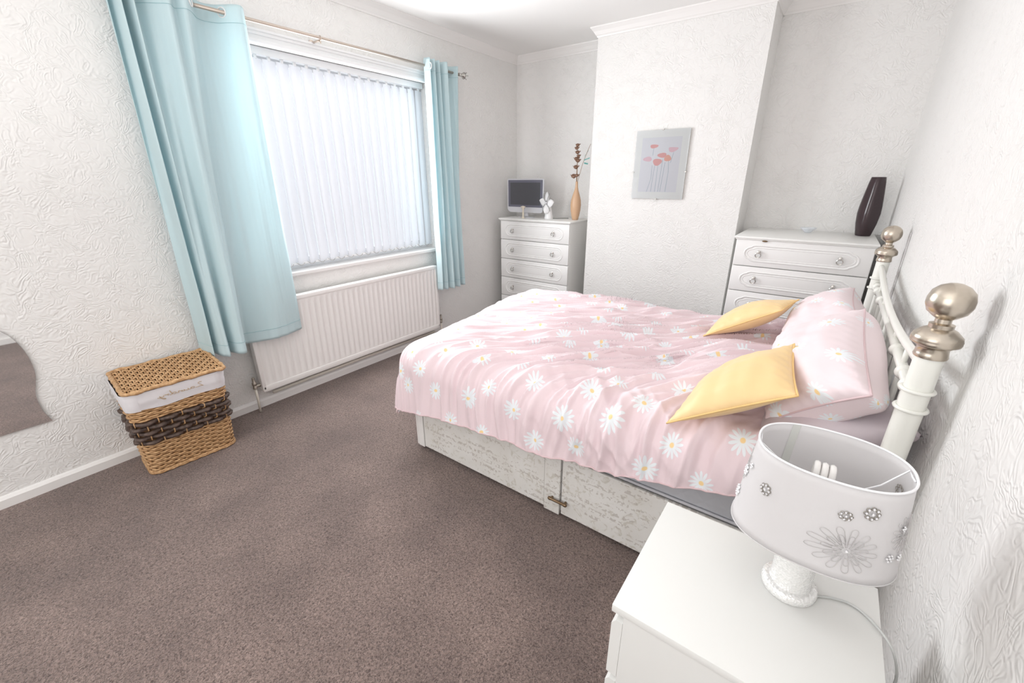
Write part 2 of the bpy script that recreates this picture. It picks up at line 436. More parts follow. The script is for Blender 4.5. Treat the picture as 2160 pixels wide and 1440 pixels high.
# ================================================================== BLIND
bl = thing('vertical_blind', 'white vertical blind of overlapping fabric slats filling the window', 'blind', (-.06, WY0, WZ1))
part('headrail', MB().box(-.085, -.035, WY0+.01, WY1-.01, WZ1-.042, WZ1-.002, .003), UPVC, bl)
pitch = .0782; ns = 23
zs = np.linspace(0, 1, 12)
first = None
for i in range(ns):
    y = WY0+.045+pitch*i
    if y > WY1-.03: break
    wv = math.radians(-13+random.uniform(-2.5, 2.5)); hw = .0445
    us = np.linspace(-1, 1, 7); zt, zb = WZ1-.058, .885
    A = np.zeros((12, 7, 3))
    for a, t in enumerate(zs):
        for b, u in enumerate(us):
            bow = .004*(1-u*u) + .003*math.sin(t*5+i)*t
            A[a, b] = (-.06 + math.sin(wv)*hw*u + bow, y + math.cos(wv)*hw*u, zt+(zb-zt)*t)
    s = part('slat', MB().grid(A), SLAT, bl, True)
    h = part('slat_hanger', MB().box(-.066, -.054, y-.009, y+.009, WZ1-.062, WZ1-.040, .002), UPVC, s)
    wt = part('slat_weight', MB().box(-.063, -.056, y-.036, y+.036, .881, .896, .002), UPVC, s)
c = MB()
for i in range(ns-1):
    y = WY0+.045+pitch*i
    c.tube([(-.055, y+.03+.048*t-.0, .889-.014*math.sin(PI*t)) for t in np.linspace(-.2, 1.0, 7)], .0016, 5)
part('bottom_chain', c, CHROME, bl, True)

# ================================================================== CURTAIN ROD
rd = thing('curtain_rod', 'thin champagne metal rod above the window with a flared right end', 'rod', (.1, 1.8, 2.232))
part('pole', MB().tube([(.1, .70, 2.228), (.1, 3.02, 2.240)], .0095, 12), RODM, rd, True)
f = MB(); f.lathe([(.012, 0), (.013, .012), (.009, .018), (.012, .03), (.020, .05), (.026, .058), (.020, .052), (.008, .035)], 16, (.1, 3.015, 2.240), 'y')
for a in (0, 1.2, 2.4, 3.6, 4.9): f.tube([(.1, 3.05, 2.24), (.1+.012*math.cos(a), 3.075, 2.24+.012*math.sin(a)), (.1+.026*math.cos(a), 3.10, 2.24+.026*math.sin(a))], .003, 6)
part('rod_finial', f, CHROME, rd, True)
for y in (1.78, 2.98, .86):
    b = MB(); b.lathe([(.018, 0), (.018, .005), (.006, .008), (.006, .088)], 14, (0.0, y, 2.222), 'x'); b.torus((.1, y, 2.232), (0, 1, 0), .012, .0035, 16, 6)
    b.tube([(.1, y, 2.222), (.1, y, 2.205)], .004, 6)
    part('rod_bracket', b, RODM, rd, True, 40)

# ================================================================== CURTAINS
def catmull(P, n):
    P = np.array(P, float); m = len(P); t = np.linspace(0, m-1, n); i = np.clip(t.astype(int), 0, m-2); f = (t-i)[:, None]
    p0 = P[np.clip(i-1, 0, m-1)]; p1 = P[i]; p2 = P[i+1]; p3 = P[np.clip(i+2, 0, m-1)]
    return .5*((2*p1)+(-p0+p2)*f+(2*p0-5*p1+4*p2-p3)*f**2+(-p0+3*p1-3*p2+p3)*f**3)
def curtain(name, label, top, bot, zt, zb, eyelets, n=240, rows=110, hem=lambda s: 0.0):
    # smoothed multi-fold cloth between a top line and a hem line, knots (y, x)
    A0 = catmull(top, n); A1 = catmull(bot, n); s = np.linspace(0, 1, n)
    G = np.zeros((rows, n, 3))
    for r in range(rows):
        t = r/(rows-1); k = t**.85
        L = A0*(1-k)+A1*k
        L = L.copy(); L[:, 1] += .010*t*noise2(s*9+3, t*3.0)+.006*t*noise2(s*26, t*5)
        L[:, 0] += .008*t*noise2(s*5, t*4+7); L[:, 1] += (.0055*noise2(s*22+2, t*1.2)+.0025*noise2(s*48, t*1.5+5))*min(1, t*8)
        G[r, :, 0] = L[:, 1]; G[r, :, 1] = L[:, 0]
        G[r, :, 2] = zt+(zb-zt)*t + .004*noise2(s*8, 1.5)*(t < .02) + hem(s)*t
    cu = thing(name, label, 'curtain', (.1, float(A0[:, 0].mean()), zb), 'aqua eyelet curtains')
    body = part('curtain_panel', MB().grid(G), CURT, cu, True)
    mod = body.modifiers.new('thick', 'SOLIDIFY'); mod.thickness = .0022
    # stitched hem and heading bands
    r0 = int(rows*.955); off = .0022; thr = M(name+'_thread', (.34, .55, .58), .8)
    part('hem_stitching', MB().tube([tuple(G[r0, j]+np.array([off, 0, 0])) for j in range(0, n, 2)], .0011, 4), thr, cu, True)
    part('heading_stitching', MB().tube([tuple(G[int(rows*.05), j]+np.array([off, 0, 0])) for j in range(0, n, 2)], .0009, 4), thr, cu, True)
    for sv in eyelets:
        j = int(sv*(n-1)); p = G[2, j]; d = G[2, min(j+2, n-1)]-G[2, max(j-2, 0)]; nn = (d[1], -d[0], 0)
        e = MB(); e.torus((p[0], p[1], 2.232), nn, .0215, .0035, 22, 8)
        part('eyelet', e, M('eyelet_white', (.80, .80, .80), .3) if 'eyelet_white' not in bpy.data.materials else bpy.data.materials['eyelet_white'], cu, True)
    return cu
topL = [(.775, .11), (.79, .045), (.812, .15), (.835, .05), (.858, .155), (.885, .05), (.925, .10), (.965, .148), (.995, .165), (1.025, .12), (1.055, .16), (1.085, .15), (1.118, .10), (1.145, .055), (1.185, .035), (1.225, .055), (1.252, .10), (1.28, .145), (1.31, .160), (1.34, .125)]
botL = [(.762, .04), (.772, .12), (.785, .19), (.803, .12), (.815, .22), (.84, .245), (.862, .17), (.885, .25), (.92, .265), (.945, .20), (.955, .135), (.985, .115), (1.05, .140), (1.12, .165), (1.18, .165), (1.24, .150), (1.29, .125), (1.335, .11)]
curtain('curtain', 'wide aqua eyelet curtain left of the window, hanging over the radiator end', topL, botL, 2.268, .492, (.06, .18, .30, .42, .595, .83))
topR = [(2.628, .10), (2.645, .15), (2.665, .06), (2.69, .155), (2.72, .05), (2.745, .15), (2.775, .06), (2.80, .15), (2.83, .15), (2.85, .07), (2.875, .04), (2.91, .06), (2.94, .10), (2.955, .14), (2.975, .13)]
botR = [(2.60, .12), (2.62, .17), (2.64, .11), (2.668, .18), (2.70, .13), (2.72, .20), (2.75, .19), (2.775, .12), (2.80, .20), (2.83, .17), (2.85, .11), (2.87, .17), (2.895, .18), (2.905, .10), (2.925, .10)]
curtain('curtain', 'narrow gathered aqua curtain between the window and the far corner', topR, botR, 2.285, .505, (.08, .25, .42, .6, .8))

# ================================================================== RADIATOR
ra = thing('radiator', 'long white fluted panel radiator below the window', 'radiator', (.06, 1.82, .13))
y0, y1, z0, z1 = 1.02, 2.625, .150, .715
ny = 36*8+1; A = []
ys = np.linspace(y0+.022, y1-.022, ny); prof = .0065*np.clip(np.abs(np.cos(np.pi*(np.arange(ny) % 8)/8))*2.2-1.0, -.2, .8)*-1
zz = [z0, z0+.034, z0+.050, z1-.062, z1-.046, z1-.012]
amp = [0, 0, 1, 1, 0, 0]
G = np.zeros((len(zz), ny, 3))
for i, z in enumerate(zz): G[i, :, 0] = .090+prof*amp[i]; G[i, :, 1] = ys; G[i, :, 2] = z
part('fluted_panel', MB().grid(G), RADM, ra, True, 50)
part('panel_back', MB().box(.045, .082, y0+.01, y1-.01, z0+.006, z1-.006, .004), RADM, ra)
part('top_grille', MB().box(.042, .097, y0, y1, z1-.030, z1, .006), RADM, ra, True, 40)
part('bottom_rail', MB().box(.060, .096, y0+.004, y1-.004, z0-.018, z0+.022, .006), RADM, ra, True, 40)
for y in (y0, y1-.024): part('end_cap', MB().box(.044, .096, y, y+.024, z0-.004, z1-.01, .006), RADM, ra, True, 40)
for y, d in ((y0, -1), (y1, 1)):
    v = MB(); v.lathe([(.010, -.022), (.014, -.02), (.014, -.002), (.011, .002), (.014, .006), (.014, .02), (.009, .026), (.009, .055), (.006, .058)], 12, (.07, y+d*.034, .19))
    v.tube([(.07, y, .185), (.07, y+d*.034, .185)], .011, 10)
    vv = part('radiator_valve', v, VALV, ra, True, 40)
    part('valve_pipe', MB().tube([(.07, y+d*.034, .17), (.07, y+d*.034, .09), (.072, y+d*.036, 0.002)], .0078, 10), PIPEM, vv, True)
for y in (1.35, 2.3): part('wall_bracket', MB().box(0, .05, y, y+.03, .25, .62, .003), RADM, ra)
pp = build('heating_pipe', MB().tube([(.034, 1.1, .088), (.034, 1.8, .092), (.034, 2.6, .086)], .011, 10), PIPEM, None, True)
tag(pp, 'painted pipe running along the skirting under the radiator', 'pipe')

# ================================================================== WALL MIRROR
def wavy(z): return .100+.022*math.sin((z-.345)*11.5+ .2)*(1 if z > .36 else .6)+(.02 if z < .37 else 0)
edge = [(.115, .345), (.106, .375), (.098, .415), (.098, .486), (.112, .54), (.125, .59), (.128, .66), (.118, .73), (.100, .78), (.078, .815), (.055, .86), (.045, .92), (.055, 1.0), (.085, 1.07), (.10, 1.14), (.095, 1.22), (.07, 1.3), (.06, 1.38), (.10, 1.46)]
es = catmull(edge, 80).tolist(); poly = es+[(-.26-(y-.09), z) for y, z in es[::-1]]
mi = MB(); n = len(poly)
mi.add([(.004, y, z) for y, z in poly]+[(.010, y, z) for y, z in poly], [tuple(range(n)), tuple(range(2*n-1, n-1, -1))]+[(i, i+n, (i+1) % n+n, (i+1) % n) for i in range(n)])
tag(build('wall_mirror', mi, MIRR), 'frameless mirror with a wavy edge low on the left wall', 'mirror')

# ================================================================== LAUNDRY BASKET
bk = thing('laundry_basket', 'honey wicker laundry basket with dark rush band and hinged woven lid', 'basket', (.19, .545, 0))
ANG = math.radians(-4)
def bpt(s, z, off=0.0):
    """point on rounded-rectangle perimeter at parameter s (0..1), height z"""
    t = z/.49; hx = .125+.043*t; hy = .190+.016*t; cx = .185+.020*t; cy = .548; r = .045
    hx += off; hy += off; r += off
    segs = [(2*(hy-r), 's'), (PI/2*r, 'c'), (2*(hx-r), 's'), (PI/2*r, 'c')]*2
    tot = sum(a for a, _ in segs[:4])*2/2; tot = sum(a for a, _ in segs[:8])
    d = (s % 1)*tot
    corners = [((hx, -(hy-r)), (0, 1)), ((hx-r, hy-r), 0), ((hx-r, hy), (-1, 0)), ((-(hx-r), hy-r), PI/2), ((-hx, hy-r), (0, -1)), ((-(hx-r), -(hy-r)), PI), ((-(hx-r), -hy), (1, 0)), ((hx-r, -(hy-r)), 3*PI/2)]
    for (L, k), (c, q) in zip(segs, corners):
        if d <= L+1e-9:
            if k == 's': x, y = c[0]+q[0]*d, c[1]+q[1]*d
            else:
                a = q+d/r; x, y = c[0]+r*math.cos(a), c[1]+r*math.sin(a)
            break
        d -= L
    x2 = x*math.cos(ANG)-y*math.sin(ANG); y2 = x*math.sin(ANG)+y*math.cos(ANG)
    return (cx+x2, cy+y2, z)
NST = 40
def weave(z0, z1, rows, r, amp, mat, name, flat=1.0, per=4, phase=2, step=1.0, kind=None):
    m = MB()
    for k in range(rows):
        z = z0+(z1-z0)*(k+.5)/rows; pts = []
        N = NST*per
        for i in range(N):
            s = i/N; o = amp*math.cos(PI*NST*s*step + (PI if k % phase else 0))
            p = bpt(s, z+.0012*math.sin(i*1.7+k*2.1), o); pts.append(p)
        m.tube(pts, r, 5, True, flat)
    o = part(name, m, mat, bk, True); o['kind'] = 'stuff'; return o
m = MB(); N = 100
m.grid(np.array([[bpt(i/N, z, -.006) for i in range(N+1)] for z in np.linspace(.004, .475, 10)]))
part('inner_wall', m, WICKS, bk, True)
m = MB(); base = [bpt(i/60, .008, -.004) for i in range(60)]; m.add(base, [tuple(range(60))]); part('basket_base', m, WICKS, bk)
weave(.012, .186, 15, .0055, .0045, WICK, 'lower_weave')
weave(.185, .325, 5, .0150, .0105, WICKD, 'dark_rush_band', .75, 6, 2, .7)
weave(.325, .404, 7, .0055, .0045, WICK, 'upper_weave')
m = MB(); m.tube([bpt(i/120, .009+.002*math.sin(i*1.3), .004) for i in range(120)], .0085, 6, True)
m.tube([bpt(i/120, .016+.002*math.sin(i*1.3+2), .006) for i in range(120)], .005, 6, True)
part('foot_rim', m, WICK, bk, True)
m = MB()
NK = 14
for i in range(NK):                 # light stakes that show over the dark band
    for k in range(5):
        s = (i+(.5 if k % 2 == 0 else 0.0))/NK; z = .185+.140*(k+.5)/5
        m.tube([bpt(s, z-.016, -.003), bpt(s, z-.010, .006), bpt(s, z+.010, .006), bpt(s, z+.016, -.003)], .0030, 5)
o = part('light_stakes', m, WICK, bk, True); o['kind'] = 'stuff'
# liner
N = 200; G = np.zeros((14, N+1, 3))
for a in range(14):
    z = .392+.092*a/13
    for i in range(N+1):
        s = i/N; wv = .0035*float(noise2(s*26, a*.25))*(1-abs(a-5)/14)+.003*math.sin(a/13*PI)
        zz_ = z + (.006*float(noise2(s*14, 4.4)) - .008*math.sin(s*2*PI*3)**2 if a == 0 else 0)
        G[a, i] = bpt(s, zz_, .009+wv)
li = part('cotton_liner', MB().grid(G), LINER, bk, True)
# lid: woven splints both ways with a rolled rim, tilted up at the back hinge
lx0, lx1, ly0, ly1, zl = -.175, .175, -.203, .214, .496
def lid(u, v, h): 
    x = lx0+(lx1-lx0)*u; y = ly0+(ly1-ly0)*v
    return (.210+x*math.cos(ANG)-y*math.sin(ANG), .548+x*math.sin(ANG)+y*math.cos(ANG), zl+h+.012*(1-u)+.004*math.sin(v*PI))
ld = part('lid', MB().add([lid(.02, .02, -.006), lid(.98, .02, -.006), lid(.98, .98, -.006), lid(.02, .98, -.006)], [(0, 1, 2, 3)]), WICKS, bk)
m = MB(); nu, nv = 13, 21
for i in range(nu):
    u = (i+.5)/nu
    m.tube([lid(u, v, .0032*math.cos(PI*nv*v*1.0+PI*i)) for v in np.linspace(.01, .99, nv*3)], .0078, 6, False, .45, (0, 0, 1))
for j in range(nv*2):
    v = (j+.5)/(nv*2)
    m.tube([lid(u, v, -.0032*math.cos(PI*nu*u+PI*(j//2))) for u in np.linspace(.01, .99, nu*3)], .0034, 5, False, .6, (0, 0, 1))
o = part('woven_splints', m, WICK, ld, True); o['kind'] = 'stuff'
m = MB(); rim = [lid(.0, .0, 0), lid(1, 0, 0), lid(1, 1, 0), lid(0, 1, 0)]
seg = []
for a in range(4):
    p, q = Vector(rim[a]), Vector(rim[(a+1) % 4])
    seg += [tuple(p.lerp(q, t)) for t in np.linspace(.035, .965, 24)]
m.tube(seg, .0085, 7, True)
m.tube([(x, y, z+.003*math.sin(i*.9)) for i, (x, y, z) in enumerate(seg)], [.0095+.002*math.sin(i*1.5) for i in range(len(seg))], 7, True)
part('rolled_rim', m, WICK, ld, True)
# mirrored cursive embroidery "Laundry": strokes in a local (u right->left, v up) frame on the front
strokes = [[(0.00, .9), (.05, 1.0), (.09, .8), (.05, .45), (.0, .08), (-.02, .0), (.05, .12), (.12, .03), (.17, .05)],
           [(.27, .35), (.22, .38), (.19, .2), (.21, .03), (.26, .12), (.28, .36), (.27, .1), (.30, .02), (.33, .12)],
           [(.33, .12), (.35, .36), (.34, .1), (.37, .02), (.42, .15), (.44, .36), (.43, .1), (.45, .02), (.47, .08)],
           [(.48, .34), (.49, .03), (.50, .2), (.55, .36), (.57, .28), (.56, .08), (.58, .02), (.61, .08)],
           [(.70, .33), (.65, .38), (.62, .2), (.64, .03), (.69, .1), (.73, .5), (.75, .98), (.72, .4), (.72, .05), (.75, .03), (.77, .1)],
           [(.78, .3), (.80, .36), (.80, .05), (.81, .22), (.85, .36), (.88, .32)],
           [(.90, .34), (.90, .12), (.93, .05), (.98, .2), (.99, .36), (.97, .0), (.93, -.4), (.88, -.5), (.87, -.38), (.95, -.1), (1.04, .1)]]
m = MB()
for st in strokes:
    P = catmull([(a, b) for a, b in st], 26)
    pts = []
    for a, b in P:
        y = .215-a*.17; z = .432+b*.026 - .006*a*0
        s = (y + (.206-.045)) / 1.0     # distance along the front straight run
        t = z/.49; hx = .125+.043*t; hy = .190+.016*t; r = .045+.0
        tot = 4*(hx-r)+4*(hy-r)+2*PI*r
        pts.append(bpt((a*0+(hy-r)+(.085-a*.17)-.0)/tot, z, .0145))
    m.tube(pts, .0011, 5)
part('embroidered_word', m, THREAD, li, True)

# ================================================================== CHESTS OF DRAWERS
def ring_profile(outline, y, w=.008, h=.004):
    """raised bead following a closed outline (x,z) on a front facing -y"""
    P = np.array(outline); n = len(P); nx = np.roll(P, -1, 0)-np.roll(P, 1, 0); nx /= np.linalg.norm(nx, axis=1)[:, None]
    N_ = np.stack([nx[:, 1], -nx[:, 0]], 1); G = []
    for o_, hh in ((-w, 0), (-w*.4, h), (w*.4, h), (w, 0)):
        Q = P+N_*o_; G.append([(q[0], y-hh, q[1]) for q in Q]+[(Q[0][0], y-hh, Q[0][1])])
    return MB().grid(np.array(G))
def chest(label, x0, x1, yf, yb, zt, bounds, mat, mould, top_over, kx, grp, chip=False):
    ch = thing('chest_of_drawers', label, 'chest of drawers', ((x0+x1)/2, (yf+yb)/2, 0), grp)
    # ogee-edged top
    zt0 = zt-.022; ov = top_over
    t = MB(); t.box(x0-ov, x1+ov, yf-ov-.004, yb, zt0+.006, zt, .006); t.box(x0-ov*.3, x1+ov*.3, yf-ov*.5, yb, zt0-.002, zt0+.008, .003)
    tp = part('chest_top', t, LAM, ch, True, 35)
    if chip: part('top_chip', MB().sphere((x0+.175, yf-ov*.5-.004, zt0-.004), .013, 10, 6, (1.3, .35, .45)), BRONZE, tp, True, label='dark chip under the top edge')
    b = MB(); b.box(x0, x0+.016, yf+.018, yb, .0, zt0, .001); b.box(x1-.016, x1, yf+.018, yb, 0, zt0, .001)
    b.box(x0+.016, x1-.016, yb-.008, yb, .02, zt0); b.box(x0+.016, x1-.016, yf+.03, yb-.008, .05, .065); b.box(x0+.016, x1-.016, yf+.022, yf+.034, 0, .06)
    for z in bounds[:-1]: b.box(x0+.016, x1-.016, yf+.024, yf+.05, z-.012, z+.010)
    part('carcass', b, LAM, ch)
    for a, c in zip(bounds[1:], bounds[:-1]):
        zl_, zh = a+.0025, c-.0025
        d = part('drawer', MB().box(x0+.003, x1-.003, yf, yf+.018, zl_, zh, .0035), LAMS, ch, True, 35)
        zc = (zl_+zh)/2; hh = (zh-zl_)*.5-.035
        xm0, xm1 = x0+.065, x1-.065
        out = []
        if mould == 'ogee':
            half = [(0, -0.0), (.004, hh*.35), (.018, hh*.62), (.030, hh*.70), (.040, hh*.78), (.046, hh*.92), (.062, hh)]
        else:
            half = [(.0, 0.0), (.004, hh*.3), (.014, hh*.62), (.030, hh*.88), (.050, hh)]
        L = [(xm0+a_, zc+b_) for a_, b_ in half]+[(xm1-a_, zc+b_) for a_, b_ in half[::-1]]
        L += [(xm1-a_, zc-b_) for a_, b_ in half[1:]]+[(xm0+a_, zc-b_) for a_, b_ in half[::-1][:-1]]
        part('drawer_moulding', ring_profile(L, yf, .0065, .0045), LAMS, d, True)
        ins = [(xx+(.016 if xx < (x0+x1)/2 else -.016)*1.0, zc+(z_-zc)*.72) for xx, z_ in L]
        part('drawer_moulding', ring_profile(ins, yf, .004, .0022), LAMS, d, True)
        for x in kx:
            k = MB(); k.lathe([(.011, 0), (.010, -.004), (.005, -.006), (.006, -.014), (.0085, -.018), (.004, -.021)], 14, (x, yf, zc+.012), 'y')
            k.torus((x, yf-.018, zc-.008), (0, 1, .18), .0165, .0030, 20, 7)
            part('ring_pull', k, CHROME, d, True, 40)
    return ch
chest('tall white chest of drawers in the window corner, holding the television', .098, .905, 3.555, 3.972, 1.062,
      [1.038, .852, .655, .460, .260, .062], LAM, 'round', .014, (.255, .732), 'white chests of drawers in the alcoves')
chest('white chest of drawers with ogee mouldings in the right alcove beside the bed head', 2.338, 3.098, 3.335, 3.972, 1.062,
      [1.040, .860, .683, .500, .30, .062], LAM, 'ogee', .012, (2.49, 2.940), 'white chests of drawers in the alcoves', True)

# ================================================================== THINGS ON THE TALL CHEST
ZT = 1.062
tv = thing('television', 'small silver framed television with a dark screen on the tall chest', 'television', (.305, 3.74, ZT))
yt = 3.70
def rrect(x0, x1, z0, z1, r, n=5, rb=None):
    rb = rb or r; P = []
    for cx, cz, a0, rr in ((x1-r, z1-r, 0, r), (x0+r, z1-r, PI/2, r), (x0+rb, z0+rb, PI, rb), (x1-rb, z0+rb, 3*PI/2, rb)):
        for i in range(n+1): a = a0+PI/2*i/n; P.append((cx+rr*math.cos(a), cz+rr*math.sin(a)))
    return P
part('tv_case', MB().prism(rrect(.082, .524, 1.112, 1.434, .012, 5, .045), lambda u, v: (u, yt, v), lambda u, v: (u+(.303-u)*.12, yt+.05, v+(1.27-v)*.12)), SILV, tv)
part('tv_bezel', MB().prism(rrect(.096, .510, 1.165, 1.422, .004), lambda u, v: (u, yt-.002, v), lambda u, v: (u, yt+.001, v)), SCRB, tv)
part('tv_screen', MB().prism(rrect(.122, .484, 1.186, 1.398, .003), lambda u, v: (u, yt-.0035, v), lambda u, v: (u, yt-.001, v)), SCREEN, tv)
part('tv_stand', MB().lathe([(.095, 0), (.095, .006), (.085, .010), (.03, .014), (.026, .02), (.022, .07)], 28, (.305, 3.725, ZT), 'z', 1, .7), SILV, tv, True, 40)
m = MB(); m.lathe([(.020, 0), (.019, .004), (.009, .02), (.011, .05), (.007, .075), (.016, .098), (.030, .112), (.004, .120)], 14, (.330, 3.628, ZT), 'z', 1, .6)
tag(build('figurine', m, CREAM, None, True), 'tiny cream ornament standing in front of the television', 'ornament')

fn = thing('desk_fan', 'small white desk fan with petal blades between television and vase', 'fan', (.578, 3.715, ZT))
part('fan_base', MB().lathe([(.044, 0), (.043, .008), (.036, .05), (.026, .10), (.014, .135), (.004, .14)], 22, (.578, 3.715, ZT), 'z'), FANM, fn, True)
hc = Vector((.578, 3.672, 1.215))
for k, a in enumerate((20, 110, 205, 290)):
    a = math.radians(a+65); G = np.zeros((9, 6, 3))
    for i, t in enumerate(np.linspace(0, 1, 9)):
        r = .012+.088*t; wdt = .074*math.sin(PI*(.12+.80*t))**.7
        for j, u in enumerate(np.linspace(-1, 1, 6)):
            lx = r; lz = u*wdt*.5
            G[i, j] = (hc.x+(math.cos(a)*lx-math.sin(a)*lz)*.75, hc.y+.012*u*(.3+t)-.004, hc.z+math.sin(a)*lx+math.cos(a)*lz)
    bo = part('fan_blade', MB().grid(G), FANM, fn, True); bo.modifiers.new('s', 'SOLIDIFY').thickness = .002
part('fan_hub', MB().sphere(tuple(hc+Vector((0, -.012, 0))), .013, 14, 8), SILV, fn, True)
for a in (62, 118, -50, 232):
    a = math.radians(a); part('fan_guard_wire', MB().tube([tuple(hc+Vector((0, -.014, 0))), tuple(hc+Vector((math.cos(a)*.055, -.022, math.sin(a)*.055))), tuple(hc+Vector((math.cos(a)*.09*.75, -.006, math.sin(a)*.10)))], .0022, 6), WIREG, fn, True)
part('fan_cable', MB().tube([(.607, 3.735, ZT+.006), (.64, 3.77, ZT+.004), (.69, 3.83, ZT+.004), (.72, 3.86, ZT+.003)], .003, 6), WIREG, fn, True)

vx, vy = .842, 3.77
tag(build('bottle_vase', MB().lathe([(.026, 0), (.029, .004), (.038, .04), (.047, .09), (.050, .135), (.046, .18), (.034, .225), (.020, .265), (.013, .30), (.011, .34), (.013, .345), (.009, .344), (.009, .30)], 28, (vx, vy, ZT)), TANV, None, True),
    'tan bottle shaped ceramic vase holding dried flowers on the tall chest', 'vase')
df = thing('dried_flower_stem', 'tall stem of brown dried blooms standing in the tan vase', 'dried flowers', (vx, vy, 1.38))
part('stem', MB().tube([(vx, vy, 1.18), (vx-.003, vy, 1.42), (vx-.004, vy, 1.55), (vx-.006, vy, 1.70)], [.006, .0055, .004, .002], 7), STEM, df, True)
for (dx, dz, s) in ((-.030, 1.452, .028), (.002, 1.458, .020), (-.012, 1.53, .025), (.005, 1.585, .024), (-.010, 1.60, .024), (.010, 1.625, .018), (-.002, 1.655, .022), (-.012, 1.69, .020), (-.004, 1.715, .020)):
    m = MB(); c0 = Vector((vx+dx, vy-.01, dz))
    for k in range(7):          # a bloom: cupped petals round a centre
        a = k*2.4; tilt = .35+.1*k; G = np.zeros((5, 5, 3))
        for i, t in enumerate(np.linspace(0, 1, 5)):
            for j, u in enumerate(np.linspace(-1, 1, 5)):
                r = s*1.35*(.15+.85*t)*(1-.25*k/7); an = a+u*.75*math.sin(PI*(.2+.7*t))
                G[i, j] = (c0.x+r*math.cos(an), c0.y+r*math.sin(an)*.8, c0.z-s*.6+s*1.3*t**.7*(1-.25*u*u)+.002*math.sin(9*u+k))
        m.grid(G)
    m.sphere(tuple(c0+Vector((0, 0, s*.15))), s*.85, 10, 7, (1.1, 1, .8))
    part('bloom', m, DRIED, df, True)
tf = thing('teal_flower_spray', 'thin spray with a teal petal leaning right out of the tan vase', 'artificial flower', (vx, vy, 1.38))
part('stem', MB().tube([(vx+.002, vy, 1.20), (vx+.006, vy, 1.40), (vx+.05, vy-.01, 1.54), (vx+.085, vy-.02, 1.62), (vx+.135, vy-.03, 1.72)], .0022, 6), STEM, tf, True)
for (a, L, z) in ((.3, .055, 1.60), (.9, .06, 1.63), (-.2, .04, 1.575)):
    G = np.zeros((6, 4, 3)); b0 = Vector((vx+.075, vy-.02, z-.01))
    for i, t in enumerate(np.linspace(0, 1, 6)):
        for j, u in enumerate(np.linspace(-1, 1, 4)):
            G[i, j] = (b0.x+L*t*math.cos(a), b0.y+u*.010*math.sin(PI*(.1+.8*t)), b0.z+L*t*math.sin(a)+.006*u)
    part('petal', MB().grid(G), TEAL, tf, True)

# ================================================================== THINGS ON THE RIGHT CHEST
m = MB(); prof = [(.038, 0), (.042, .006), (.055, .08), (.060, .145), (.058, .19), (.050, .27), (.042, .34), (.037, .372), (.034, .374), (.030, .368), (.028, .30)]
n = 40; vs = []; 
for r, h in prof:
    for i in range(n):
        a = 2*PI*i/n; sq = 1/(abs(math.cos(a))**3.2+abs(math.sin(a))**3.2)**(1/3.2); tw = a+.35*h/.37
        rr = r*(.93*sq); vs.append((3.036+rr*math.cos(tw+.5), 3.80+rr*math.sin(tw+.5), ZT+h))
k = len(prof); m.add(vs, [(j*n+i, j*n+(i+1) % n, (j+1)*n+(i+1) % n, (j+1)*n+i) for j in range(k-1) for i in range(n)]+[tuple(range(n))[::-1]])
tag(build('tall_vase', m, DARKV, None, True, 70), 'dark brown glossy twisted vase on the right alcove chest', 'vase')
m = MB(); n = 28; pr = [(.018, .0), (.022, .003), (.030, .012), (.044, .026), (.050, .034), (.047, .034), (.028, .014), (.012, .008), (0.0001, .007)]
vs = []
for r, h in pr:
    for i in range(n):
        a = 2*PI*i/n; rr = r*(1+.06*math.cos(8*a)*(r/.05)); vs.append((2.720+rr*math.cos(a), 3.815+rr*math.sin(a), ZT+h))
m.add(vs, [(j*n+i, j*n+(i+1) % n, (j+1)*n+(i+1) % n, (j+1)*n+i) for j in range(len(pr)-1) for i in range(n)]+[tuple(range(n))[::-1]])
tag(build('glass_dish', m, CLEARG, None, True), 'small clear fluted glass dish on the right alcove chest', 'dish')

# ================================================================== PICTURE
pc = thing('picture', 'frameless glass picture of pink poppies hung on the chimney breast', 'picture', (1.643, YC-.01, 1.53))
px0, px1, pz0, pz1 = 1.434, 1.853, 1.275, 1.787
part('backing_board', MB().box(px0+.002, px1-.002, YC-.012, YC-.001, pz0+.002, pz1-.002), M('hardboard', (.45, .42, .38), .8), pc)
part('mount', MB().box(px0+.001, px1-.001, YC-.0145, YC-.012, pz0+.001, pz1-.001), MAT_, pc)
def pxy(u, v): return (px0+(px1-px0)*u, pz1-(pz1-pz0)*v)
def flat(name, poly, d, mat, par):
    P = [pxy(*q) for q in poly]
    return part(name, MB().prism(P, lambda a, b: (a, YC-.0145-d, b), lambda a, b: (a, YC-.0143, b)), mat, par)
pr_ = flat('print', [(.125, .105), (.865, .105), (.865, .895), (.125, .895)], .0003, M('lavender_print', (.80, .82, .88), .7), pc)
stemm = M('print_stem', (.50, .58, .66), .7); leafm = M('print_green', (.62, .72, .74), .7)
for (x, y, x2, y2) in ((.36, .24, .35, .36), (.36, .50, .36, .70), (.36, .70, .30, .89), (.41, .50, .38, .89), (.47, .50, .46, .89), (.55, .42, .52, .89), (.60, .46, .56, .89), (.66, .42, .68, .60), (.68, .6, .66, .89), (.74, .32, .70, .47)):
    flat('printed_stem', [(x-.004, y), (x+.004, y), (x2+.005, y2), (x2-.005, y2)], .0006, stemm, pr_)
def bloom(cx, cy, rx, ry, col, cut=False):
    P = []
    for i in range(18):
        a = 2*PI*i/18; r = 1+.10*math.sin(3*a+cx*20)
        yy = ry*math.sin(a)*r
        if cut and yy < 0: yy *= .25
        P.append((cx+rx*math.cos(a)*r, cy+yy))
    flat('printed_poppy', P, .0009+cx*.0002, col, pr_)
